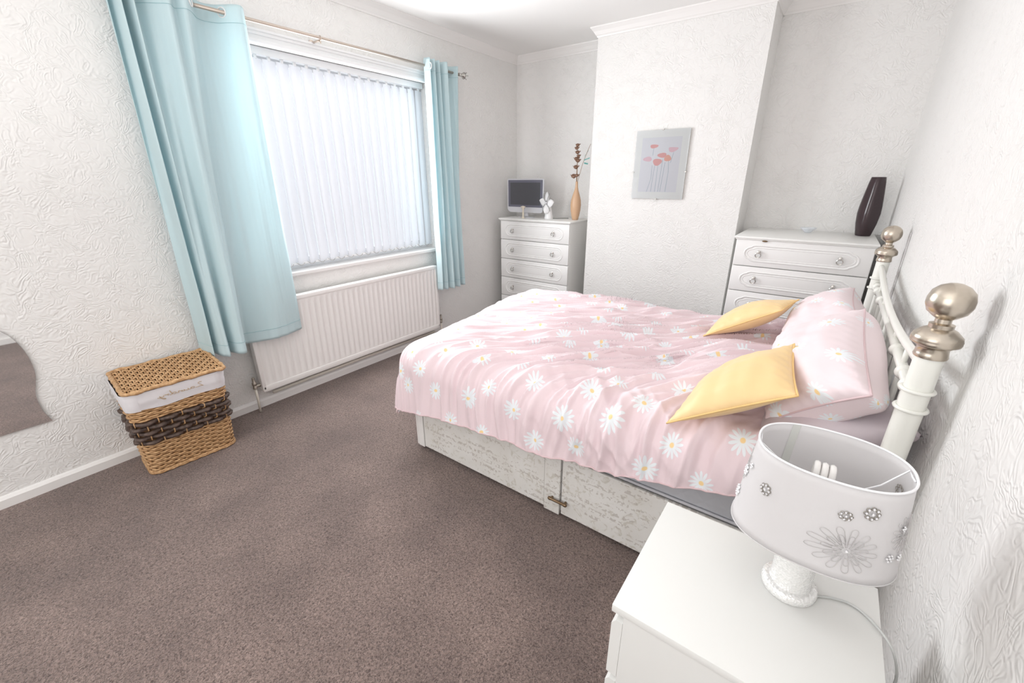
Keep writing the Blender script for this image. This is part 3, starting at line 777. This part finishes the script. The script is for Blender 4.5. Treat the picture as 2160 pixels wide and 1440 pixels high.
rp = M('print_poppy_rose', (.80, .42, .42), .7); rp2 = M('print_poppy_pink', (.82, .58, .66), .7); rp3 = M('print_poppy_coral', (.84, .45, .38), .7)
bloom(.36, .215, .075, .045, rp, True); bloom(.72, .265, .09, .055, rp2, True); bloom(.53, .36, .085, .035, rp); bloom(.64, .405, .065, .045, rp3)
bloom(.45, .455, .085, .050, rp); bloom(.26, .41, .085, .035, rp2)
part('glass_sheet', MB().box(px0, px1, YC-.0185, YC-.0165, pz0, pz1), PGLASS, pc)
for (u, v) in ((.5, 0), (.5, 1), (0, .6), (1, .6)):
    x, z = pxy(u, v); part('picture_clip', MB().box(x-.006, x+.006, YC-.020, YC-.002, z-.005, z+.005, .001), CHROME, pc)

tag(build('cable', MB().tube([(W-.003, 2.775, 1.188), (W-.003, 2.770, 1.0), (W-.003, 2.762, .80), (W-.003, 2.76, .4)], .003, 6), M('pale_cable', (.62, .60, .60), .5), None, True),
    'thin pale cable running down the right wall behind the headboard', 'cable')

# ================================================================== BED
bx0, bx1, by0, by1, bz0, bz1 = 1.212, 3.06, 1.337, 2.80, .022, .322
bed = thing('bed', 'double divan bed with paper covered base and cream metal headboard', 'bed', (2.1, 2.07, 0))
part('divan_base', MB().box(bx0+.004, bx1, by0+.012, by1, bz0+.004, bz1-.004, .004), DIVTOP, bed)
def board(x0, x1, z0, z1, name='side_panel', t=.012):
    return part(name, MB().box(x0, x1, by0-t+.012, by0+.012, z0, z1, .0015), BOARD, bed)
board(1.262, 2.046, bz0, bz1); sp = board(2.049, 2.129, bz0-.010, bz1, 'centre_strip', .016); board(2.137, bx1, bz0, bz1)
part('corner_strip', MB().box(1.214, 1.258, by0-.004, by0+.012, bz0-.006, bz1, .002), GLOSSW, bed)
part('foot_panel', MB().box(bx0-.006, bx0+.004, by0+.004, by1-.004, bz0, bz1, .002), BOARD, bed)
part('foot_corner_strip', MB().box(bx0-.012, bx0-.002, by0-.002, by0+.04, bz0-.004, bz1, .002), GLOSSW, bed)
h = MB(); h.lathe([(.0035, -.048), (.0075, -.044), (.0085, -.036), (.0065, -.03), (.0065, .03), (.0085, .036), (.0075, .044), (.0035, .048)], 14, (2.128, by0-.020, .098), 'x')
for x in (2.095, 2.161): h.tube([(x, by0-.02, .098), (x, by0-.002, .098)], .005, 8)
part('drawer_handle', h, BRONZE, bed, True, 50, 'bronze bar handle across the panel joint')
for x in (1.30, 2.1, 2.9):
    for y in (1.42, 2.7): part('castor', MB().lathe([(.018, -.010), (.020, 0), (.018, .010)], 14, (x, y, .0205), 'y'), M('castor_black', (.03, .03, .03), .5) if 'castor_black' not in bpy.data.materials else bpy.data.materials['castor_black'], bed)
# mattress
mt = thing('mattress', 'grey quilted mattress showing between duvet hem and bed base', 'mattress', (2.1, 2.07, bz1))
part('mattress_body', MB().box(1.22, 3.055, 1.345, 2.795, bz1+.002, .545, .03), QUILT, mt, True, 40)
for z in (bz1+.014, .528):
    P = [(x, y, z) for x, y in rrect(1.219, 3.056, 1.344, 2.796, .05, 6)]
    part('mattress_piping', MB().tube(P, .006, 6, True), M('piping_grey', (.55, .55, .58), .6) if 'piping_grey' not in bpy.data.materials else bpy.data.materials['piping_grey'], mt, True)
# headboard
PX = 3.098
def finial(c):
    x, y, z = c
    return MB().lathe([(.0300, 0), (.0315, .004), (.0300, .010), (.0285, .022), (.0335, .028), (.044, .034), (.0455, .0395), (.0445, .042), (.0455, .0445), (.043, .054), (.031, .066), (.022, .071), (.0225, .080), (.0145, .083), (.0145, .092), (.022, .097), (.0345, .108), (.0405, .124), (.0405, .138), (.036, .154), (.025, .166), (.012, .172), (.0001, .174)], 40, (x, y, z))
ZF = 1.040
for y in (1.303, 2.805):
    pst = part('headboard_post', MB().lathe([(.022, 0.002), (.027, .03), (.027, ZF-.004), (.0265, ZF+.002)], 32, (PX, y, 0)), BEDM, bed, True, 40)
    part('finial', finial((PX, y, ZF)), BRASS, pst, True, 50, 'brushed brass ball finial')
    for z in (.905, .955):
        m = MB(); m.torus((PX, y, z), (0, 0, 1), .030, .0048, 36, 8); part('post_ring', m, BEDM, pst, True)
# curved top rail (dips in the middle), straight middle rail with turned collars, spindles
cv = []
for t in np.linspace(0, 1, 40):
    y = 1.315+t*(2.793-1.315); z = 1.018-.056*math.sin(PI*t)**.8; cv.append((PX-.002, y, z))
part('top_rail', MB().tube(cv, .0115, 12), BEDM, bed, True)
cv2 = [(x+.012, y, z-.020) for x, y, z in cv]
part('top_rail', MB().tube(cv2, .0085, 10), BEDM, bed, True)
ml = part('middle_rail', MB().tube([(PX, 1.31, .925), (PX, 2.80, .925)], .0135, 14), BEDM, bed, True)
for y in (1.40, 1.50, 1.70, 2.41, 2.61, 2.71):
    m = MB(); m.lathe([(.0135, -.014), (.018, -.010), (.0215, -.003), (.0215, .003), (.018, .010), (.0135, .014)], 20, (PX, y, .925), 'y'); part('rail_collar', m, BEDM, ml, True)
part('lower_rail', MB().tube([(PX, 1.31, .50), (PX, 2.80, .50)], .0125, 12), BEDM, bed, True)
for i in range(11):
    y = 1.303+(2.805-1.303)*(i+1)/12
    part('spindle', MB().tube([(PX, y, .50), (PX, y, .925)], .008, 10), BEDM, bed, True)
for i in range(5):
    y = 1.303+(2.805-1.303)*(2*i+2)/12; t = (y-1.315)/(2.793-1.315)
    part('rail_link', MB().tube([(PX, y, .925), (PX, y, 1.018-.056*math.sin(PI*t)**.8)], .007, 10), BEDM, bed, True)

# ================================================================== DUVET
def softridge(x, p=1.0): return 1-np.abs(x)*2.0
def duvet():
    cx0, cx1, cy0, cy1 = 1.225, 2.99, 1.445, 2.715       # flat core
    nu, nv = 430, 400
    ZTOP = .618
    # flat cloth coordinates
    Lf = .62; Ln = .56; Lfar = .46
    a = np.linspace(-Lf, cx1-cx0, nu); b = np.linspace(-Ln, (cy1-cy0)+Lfar, nv)
    Aa, Bb = np.meshgrid(a, b, indexing='ij')
    # target hem drop on the near side varies along the bed; rescale b<0
    xs = cx0+np.clip(Aa, 0, 9)
    hemz = np.interp(xs, [1.22, 1.4, 1.69, 2.08, 2.39, 2.63, 2.78, 3.0], [.262, .300, .342, .348, .402, .450, .485, .53])
    hemz = hemz+.006*noise2(xs*6, 2.2)
    drop = ZTOP-hemz
    # profile by arc length l: quarter-ish round of radius r then slightly flared fall
    def profile(l, r=.155, lean=.10):
        th = np.clip(l/r, 0, 1.35); out = r*np.sin(th); dn = r*(1-np.cos(th))
        ex = np.clip(l-1.35*r, 0, None); out = out+ex*math.cos(1.35)*.75; dn = dn+ex*math.sin(1.35); return out, dn
    # length needed for a drop d
    ll = np.linspace(0, .8, 800); _, dd = profile(ll)
    need = np.interp(drop, dd, ll)
    oy = np.where(Bb < 0, Bb/Ln*need, np.where(Bb > cy1-cy0, Bb-(cy1-cy0), 0))
    ox = np.where(Aa < 0, Aa/Lf*np.interp(ZTOP-.225, dd, ll), 0)
    # round the sheet corner so the hem stays level at the foot corner
    lx, ly = np.abs(ox), np.abs(oy); l = np.hypot(lx, ly)
    mx = np.maximum(lx, ly)
    lc = np.where(l > 1e-9, (mx*.80+l*.20), 0)
    ox_, oy_ = np.where(l > 1e-9, ox/np.maximum(l, 1e-9), 0), np.where(l > 1e-9, oy/np.maximum(l, 1e-9), 0)
    out, dn = profile(lc)
    skew = .12*sstep(1.6, 2.6, cy0+np.clip(Bb, 0, cy1-cy0))             # the far foot corner hangs further out
    X = cx0+np.clip(Aa, 0, None)+ox_*out - skew*(1-sstep(0, .8, np.clip(Aa, 0, None)))*1.0
    Y = cy0+np.clip(Bb, 0, cy1-cy0)+oy_*out
    Z = ZTOP-dn
    sx = cx0+np.where(Aa < 0, -lx, Aa); sy = cy0+np.where(Bb < 0, -ly, np.where(Bb > cy1-cy0, (cy1-cy0)+ly, Bb))
    # large puffs
    top = 1-sstep(.02, .22, lc)
    Z = Z+.016*noise2(sx*3.1+5, sy*3.3)*(.4+.6*top)
    Z = Z-.010*top*sstep(0, 1, np.clip(1-np.abs(Bb-(cy1-cy0)/2)/.7, 0, 1))*0
    # rise over the pillows' front
    Z = Z+.055*sstep(2.40, 2.66, sx)*sstep(1.50, 1.66, sy)*(1-sstep(2.10, 2.35, sy))*top
    Z = Z+.030*sstep(2.25, 2.6, sx)*top
    # creases
    fb = np.where(sy < 1.30, 0, (sy-1.30)); g_ = .95*(fb-.28*(1-np.exp(-fb/.28)))
    phi = .62*sx-g_ + .05*noise2(sx*2.2, sy*2.0) ; al = sx*.8+sy*.6
    w1 = np.clip(1-np.abs(noise2(phi*13, al*1.5))*4.6, 0, 1)**1.3
    w2 = np.clip(1-np.abs(noise2(phi*25+9, al*2.8+4))*4.0, 0, 1)
    w3 = noise2(phi*8+3, al*1.3)
    amt = .35+.65*np.clip(noise2(sx*1.7+8, sy*1.9)+.6, 0, 1)
    mid = sstep(1.15, 1.75, sx)
    sidef = 1-.55*sstep(.14, .38, lc)
    d = (.036*w1+.021*w2+.020*w3)*amt*sidef*(.45+.55*mid)
    # hanging folds on the near and foot sides
    hang = sstep(.10, .40, lc)
    fold = np.where(ly >= lx, noise2(sx*5.2+1, sy*1.1), noise2(sy*5.0, sx*1.1+3))
    d2 = .024*fold*hang + .010*noise2(sx*12, sy*3)*hang*(ly >= lx)
    # diagonal drag lines near the yellow cushion
    pd = (sx-2.45)*.75+(sy-1.30)*.65
    drag = np.exp(-((sx-2.35)/.34)**2-((sy-1.33)/.26)**2)
    d = d+.014*drag*(1-np.abs(noise2(pd*15, (sx-sy)*2.2))*2.4)
    # normals of the base sheet
    P = np.stack([X, Y, Z], -1); gu = np.gradient(P, axis=0); gv = np.gradient(P, axis=1); nr = np.cross(gu, gv); nr /= np.maximum(np.linalg.norm(nr, axis=-1, keepdims=True), 1e-9)
    P = P+nr*(d+d2)[..., None]
    # hem closes inward (puffy edge)
    e = np.clip(1-(Bb+Ln)/.03, 0, 1); 
    me = bpy.data.meshes.new('duvet'); nvt = nu*nv
    me.vertices.add(nvt); me.vertices.foreach_set('co', P.reshape(-1))
    idx = np.arange(nvt).reshape(nu, nv); q = np.stack([idx[:-1, :-1], idx[1:, :-1], idx[1:, 1:], idx[:-1, 1:]], -1).reshape(-1, 4)
    nf = len(q); me.loops.add(nf*4); me.loops.foreach_set('vertex_index', q.reshape(-1)); me.polygons.add(nf)
    me.polygons.foreach_set('loop_start', np.arange(nf)*4); me.polygons.foreach_set('loop_total', np.full(nf, 4))
    me.polygons.foreach_set('use_smooth', np.ones(nf, bool)); me.update(calc_edges=True)
    uvl = me.uv_layers.new(name='UVMap'); UV = np.stack([sx, sy], -1).reshape(-1, 2)[q.reshape(-1)]; uvl.data.foreach_set('uv', UV.reshape(-1).astype(np.float32))
    me.materials.append(DUV); me.validate()
    dv = thing('duvet', 'puffy pink duvet scattered with white daisies covering the bed', 'duvet', (2.0, 2.0, .62))
    o = bpy.data.objects.new('duvet_cover', me); COL.objects.link(o); o.parent = dv; o.matrix_parent_inverse = Matrix.Translation(-Vector(dv.location))
    md = o.modifiers.new('thick', 'SOLIDIFY'); md.thickness = .018; md.offset = -1
    # piped hem seam
    hm = MB(); row = P[:, 0]; row2 = P[0, :]
    hm.tube([tuple(p) for p in row2[::-3]]+[tuple(p) for p in row[2::3]], .0035, 6); part('hem_seam', hm, PINKP, dv, True)
    return dv
duvet()

# ================================================================== PILLOWS AND CUSHIONS
def cushion(name, label, cat, C, thick, mat, pipemat, n=56, sag=.06, wr=.006, grp=None, sqz=.45, under=1.0, uvs=1.0, seed=0, piping=.003, panel='cover', uvo=(0, 0), gus=0.0, xmax=3.072):
    """C = corners near-left, near-right, far-right, far-left (3D); closed puffed cushion"""
    C = [np.array(c, float) for c in C]; u = np.linspace(0, 1, n); Uu, Vv = np.meshgrid(u, u, indexing='ij')
    a, b = 2*Uu-1, 2*Vv-1
    # pull the edge midpoints in
    ua = .5+.5*a*(1-sag*(1-b*b)); va = .5+.5*b*(1-sag*(1-a*a))
    B = ((1-ua)*(1-va))[..., None]*C[0]+(ua*(1-va))[..., None]*C[1]+(ua*va)[..., None]*C[2]+((1-ua)*va)[..., None]*C[3]
    nr = np.cross(C[1]-C[0], C[3]-C[0]); nr /= np.linalg.norm(nr)
    hgt = ((1-a*a)*(1-b*b)).clip(0)**sqz
    wx = np.linalg.norm(C[1]-C[0]); wy = np.linalg.norm(C[3]-C[0])
    wn = wr*(noise2(Uu*wx*16+seed, Vv*wy*7)+.6*noise2(Uu*wx*9, Vv*wy*22+seed))*(hgt**.5)
    edge = np.minimum(1-np.abs(a), 1-np.abs(b)); pk = wr*.8*np.sin((Uu*wx+Vv*wy)*150+seed)*np.exp(-edge*9)*(edge > 0)*(hgt**.3)*0.6
    top = B+nr*((thick*.5*hgt+wn+pk)[..., None]); bot = B-nr*((thick*.5*hgt*under)[..., None])
    if gus > 0:         # boxy side wall under the piped seam
        mxx = np.maximum(np.abs(a), np.abs(b)); h2 = ((1-np.abs(a)**9)*(1-np.abs(b)**9)).clip(0)**.5
        cen = np.mean(C, 0); sw = gus*.55*np.exp(-((mxx-.90)/.09)**2)*h2
        dirn = (B-cen); dirn /= np.maximum(np.linalg.norm(dirn, axis=-1, keepdims=True), 1e-6)
        bot = B-nr*((gus*h2+wn*.5)[..., None])+dirn*(sw[..., None])
    top[..., 0] = np.minimum(top[..., 0], xmax); bot[..., 0] = np.minimum(bot[..., 0], xmax)
    top[0], top[-1], top[:, 0], top[:, -1] = B[0], B[-1], B[:, 0], B[:, -1]
    root = thing(name, label, cat, tuple(np.mean(C, 0)), grp)
    m = MB(); m.grid(top); m.grid(bot)
    me = bpy.data.meshes.new(panel); me.from_pydata(m.v, [], m.f); uvl = me.uv_layers.new(name='UVMap')
    ub, vb = Uu*wx, Vv*wy
    if gus > 0:         # unfold the side wall so the print keeps its size on it
        dist = lambda q, w_: gus*1.25*(1-np.exp(-(1-np.abs(q))/.05))+(1-np.abs(q))*w_*.5
        ua_ = np.where(a > 0, wx, 0)+np.sign(a)*dist(a, wx); va_ = np.where(b > 0, wy, 0)+np.sign(b)*dist(b, wy)
        ub, vb = np.where(np.abs(a) > np.abs(b), ua_, ub), np.where(np.abs(a) > np.abs(b), vb, va_)
    uvv = np.concatenate([np.stack([Uu*wx*uvs+uvo[0], Vv*wy*uvs+uvo[1]], -1).reshape(-1, 2), np.stack([ub*uvs+uvo[0], vb*uvs+uvo[1]], -1).reshape(-1, 2)]); li_ = np.zeros(len(me.loops), int); me.loops.foreach_get('vertex_index', li_)
    uvl.data.foreach_set('uv', uvv[li_].reshape(-1).astype(np.float32)); me.materials.append(mat); _recalc(me)
    me.polygons.foreach_set('use_smooth', [True]*len(me.polygons))
    o = bpy.data.objects.new(panel, me); COL.objects.link(o); o.parent = root; o.matrix_parent_inverse = Matrix.Translation(-Vector(root.location))
    if pipemat:
        ring = [B[i, 0] for i in range(n)]+[B[-1, j] for j in range(1, n)]+[B[i, -1] for i in range(n-2, -1, -1)]+[B[0, j] for j in range(n-2, 0, -1)]
        part('piping', MB().tube([tuple(p) for p in ring], piping, 6, True), pipemat, root, True)
    return root
# plain lilac pillows at the bottom of each pair
cushion('pillow', 'plain lilac pillow under the near daisy pillow, corner poking past the bed post', 'pillow',
        [(2.80, 1.36, .640), (3.150, 1.350, .815), (3.04, 2.03, .79), (2.78, 2.02, .67)], .16, LILAC, None, sag=.06, xmax=3.155, seed=3, wr=.006, grp='plain lilac pillows', under=1.9)
cushion('pillow', 'plain lilac pillow under the far daisy pillow', 'pillow',
        [(2.80, 2.09, .665), (3.07, 2.08, .77), (3.07, 2.72, .77), (2.79, 2.70, .67)], .15, LILAC, None, seed=8, wr=.006, grp='plain lilac pillows', under=.4)
cushion('pillow', 'far pink daisy pillow leaning on the headboard beside the right chest', 'pillow',
        [(2.765, 2.10, .72), (3.005, 2.10, .92), (3.005, 2.62, .925), (2.79, 2.60, .76)], .17, PIL, PINKP, seed=21, wr=.014, gus=.075,  grp='pink daisy pillows', uvo=(.3, .2))
cushion('pillow', 'near pink daisy pillow nearest the lamp, leaning on the headboard', 'pillow',
        [(2.812, 1.47, .675), (3.022, 1.30, .915), (3.016, 1.99, .975), (2.77, 1.99, .80)], .20, PIL, PINKP, seed=12, wr=.015, gus=.085,  grp='pink daisy pillows')
cushion('scatter_cushion', 'far yellow cushion half hidden at the right alcove side of the bed', 'cushion',
        [(2.431, 2.265, .66), (2.75, 2.23, .865), (2.80, 2.40, .885), (2.475, 2.547, .705)], .12, YEL, YELP, n=48, sag=.05, wr=.010, grp='yellow cushions', seed=2, sqz=.6)
cushion('scatter_cushion', 'near yellow cushion lying flat towards the lamp', 'cushion',
        [(2.538, 1.315, .650), (2.875, 1.329, .855), (2.833, 1.638, .905), (2.595, 1.648, .725)], .13, YEL, YELP, n=48, sag=.05, wr=.010, grp='yellow cushions', seed=5, sqz=.6)

# ================================================================== BEDSIDE CHEST
nx0, nx1, ny0, ny1, nz = 2.664, 3.078, .587, .930, .657
nt = thing('bedside_chest', 'plain white bedside drawer unit in the near right corner under the lamp', 'bedside table', ((nx0+nx1)/2, (ny0+ny1)/2, 0))
part('table_top', MB().box(nx0-.004, nx1, ny0-.003, ny1, nz-.018, nz, .0012), NSM, nt, True, 35)
b = MB(); b.box(nx0+.020, nx1-.002, ny0, ny0+.016, 0, nz-.018, .0008); b.box(nx0+.020, nx1-.002, ny1-.018, ny1-.002, 0, nz-.018, .0008); b.box(nx1-.01, nx1-.003, ny0+.01, ny1-.01, .02, nz-.02); b.box(nx0+.03, nx1-.01, ny0+.01, ny1-.01, .04, .055)
b.box(nx0+.028, nx0+.04, ny0+.012, ny1-.012, .02, nz-.02)
part('side_panels', b, NSM, nt)
for z0_, z1_ in ((.462, .618), (.288, .446), (.045, .272)):
    P = [(nx0+.020, z0_), (nx0-.002, z0_+.001), (nx0-.002, z1_-.012), (nx0+.006, z1_), (nx0+.020, z1_)]
    part('drawer_front', MB().prism(P, lambda u, v: (u, ny0-.001, v), lambda u, v: (u, ny1-.002, v)), NSM, nt)

# ================================================================== TABLE LAMP
lx, ly = 2.935, .832
lp = thing('table_lamp', 'table lamp with silver mosaic base and oval grey shade on the bedside unit', 'lamp', (lx, ly, nz))
part('lamp_foot', MB().lathe([(.047, .0005), (.048, .004), (.048, .014), (.045, .018), (.038, .020)], 40, (lx-.004, ly-.002, nz)), GLIT, lp, True, 40)
part('lamp_column', MB().lathe([(.0365, .018), (.0345, .03), (.035, .07), (.038, .11), (.042, .145), (.040, .152), (.012, .156), (.012, .20), (.016, .202), (.016, .235), (.010, .236)], 40, (lx-.004, ly-.002, nz)), GLIT, lp, True, 40)
zb_, zt_ = .797, .976; axb, ayb, axt, ayt = .130, .094, .112, .086
def shp(a, t, off=0.0):
    ax_ = axb+(axt-axb)*t+off; ay_ = ayb+(ayt-ayb)*t+off
    c_, s_ = math.cos(a), math.sin(a); pw = .86
    return (lx+ax_*math.copysign(abs(c_)**pw, c_), ly+ay_*math.copysign(abs(s_)**pw, s_), zb_+(zt_-zb_)*t)
n = 96
m = MB()
G = np.array([[shp(2*PI*i/n, t) for i in range(n+1)] for t in np.linspace(0, 1, 12)]); m.grid(G)
sh = part('lamp_shade', m, SHADE, lp, True); sh.modifiers.new('s', 'SOLIDIFY').thickness = .0016
for t, rr_, mm_ in ((0, .0012, SHADE), (1, .0021, SHRING)): part('shade_rim', MB().tube([shp(2*PI*i/n, t) for i in range(n)], rr_, 6, True), mm_, sh, True)
m = MB(); G = np.array([[shp(math.radians(118+d), t, -.0022) for d in np.linspace(-4, 4, 4)] for t in np.linspace(0, 1, 6)]); m.grid(G)
part('shade_seam', m, M('seam_tape', (.66, .67, .64), .7), sh, True)
# wire fitter
m = MB()
for a in (math.radians(6), math.radians(186)):
    e0 = Vector(shp(a-.16, .985, -.003)); e1 = Vector(shp(a+.16, .985, -.003)); cc = Vector((lx-.004, ly-.002, .872)); kn = Vector(shp(a+.02, .80, -.040))
    m.tube([tuple(e0), tuple((e0+e1)/2+Vector((0, 0, -.002))), tuple(e1), tuple(kn), tuple(cc+(kn-cc).normalized()*.018)], .0016, 6)
m.torus((lx-.004, ly-.002, .872), (0, 0, 1), .018, .002, 20, 6)
part('shade_carrier', m, SHRING, sh, True)
m = MB()
for k in (-1, 0, 1):
    cx_ = lx-.004+k*.0115
    m.tube([(cx_, ly-.019, .900), (cx_, ly-.019, .928)]+[(cx_, ly-.002-.017*math.cos(q), .930+.019*math.sin(q)) for q in np.linspace(0, PI, 9)]+[(cx_, ly+.015, .928), (cx_, ly+.015, .900)], .0054, 8)
m.lathe([(.014, .880), (.024, .890), (.024, .902), (.010, .904)], 20, (lx-.004, ly-.002, 0))
part('spiral_bulb', m, BULB, lp, True)
# shade decoration: outlined flowers and crystals
def arc2a(s): return s
def flower_lines(a0, t0, R_, petals, rings):
    m = MB()
    for k in range(rings):
        rr = R_*(1-.33*k); np_ = petals-k*2
        for j in range(np_):
            th = 2*PI*(j+.5*k)/np_; hw = .46*2*PI/np_*rr*.5; pts = []
            for q in np.linspace(0, 1, 11):
                r_ = rr*(.38+.62*math.sin(PI*q)**.6); off = math.cos(PI*q)*hw*(.35+.65*math.sin(PI*q))*1.6
                uu = r_*math.cos(th)-off*math.sin(th); vv = r_*math.sin(th)+off*math.cos(th)
                pts.append(shp(a0+uu/.115, t0+vv/(zt_-zb_), .0012))
            m.tube(pts, .00045, 4)
    return m
for a0, t0, R_ in ((math.radians(-72), .34, .044), (math.radians(-178), .62, .032), (math.radians(-22), .55, .036), (math.radians(60), .5, .038)):
    part('stitched_flower', flower_lines(a0, t0, R_, 13, 3), SHLINE, sh, True)
def crystal_flower(a0, t0, R_, n_, cr):
    m = MB()
    for j in range(n_+1):
        th = 2*PI*j/n_; rr = 0 if j == n_ else R_
        p = Vector(shp(a0+rr*math.cos(th)/.115, t0+rr*math.sin(th)/(zt_-zb_), .0022)); m.sphere(tuple(p), cr*(1.25 if j == n_ else 1), 6, 4)
    return m
for a0, t0, R_, n_, cr in ((-168, .60, .008, 6, .0030), (-171, .30, .009, 6, .0031), (-130, .62, .0085, 8, .0022), (-62, .78, .009, 8, .0022), (-78, .70, .0065, 7, .0018), (-38, .32, .006, 6, .0020),
                           (-25, .30, .005, 5, .0018), (-28, .62, .004, 4, .0018), (28, .70, .0085, 8, .0026), (55, .6, .006, 6, .002), (-158, .72, .004, 4, .0018), (-72, .34, .001, 3, .002)):
    part('crystal_flower', crystal_flower(math.radians(a0), t0, R_, n_, cr), CRYS, sh)
for a0, t0, R_ in ((24, .70, .012), (-62, .78, .0125), (-130, .62, .012), (-78, .70, .009)):
    m = MB()
    for sgn in (.0014, -.0030):
        for j in range(8):
            th = 2*PI*j/8; pts = []
            for q in range(9):
                an = 2*PI*q/8; uu = R_*math.cos(th)*.75+R_*.27*math.cos(an); vv = R_*math.sin(th)*.75+R_*.27*math.sin(an)
                pts.append(shp(math.radians(a0)+uu/.115, t0+vv/(zt_-zb_), sgn))
            m.tube(pts, .0005, 4)
    part('cutout_flower', m, VALV, sh, True)
# flex
fl = [(2.968, .826, nz+.012), (2.975, .832, nz+.004), (3.0, .846, nz+.003), (3.03, .853, nz+.003), (3.055, .842, nz+.003), (3.078, .815, nz+.004), (3.096, .80, nz-.012), (3.112, .80, nz-.06), (3.116, .81, nz-.12), (3.112, .83, nz-.18), (3.10, .86, nz-.30)]
part('lamp_flex', MB().tube(catmull(fl, 60).tolist(), .0024, 6, False, 1.0), CORDM, lp, True)
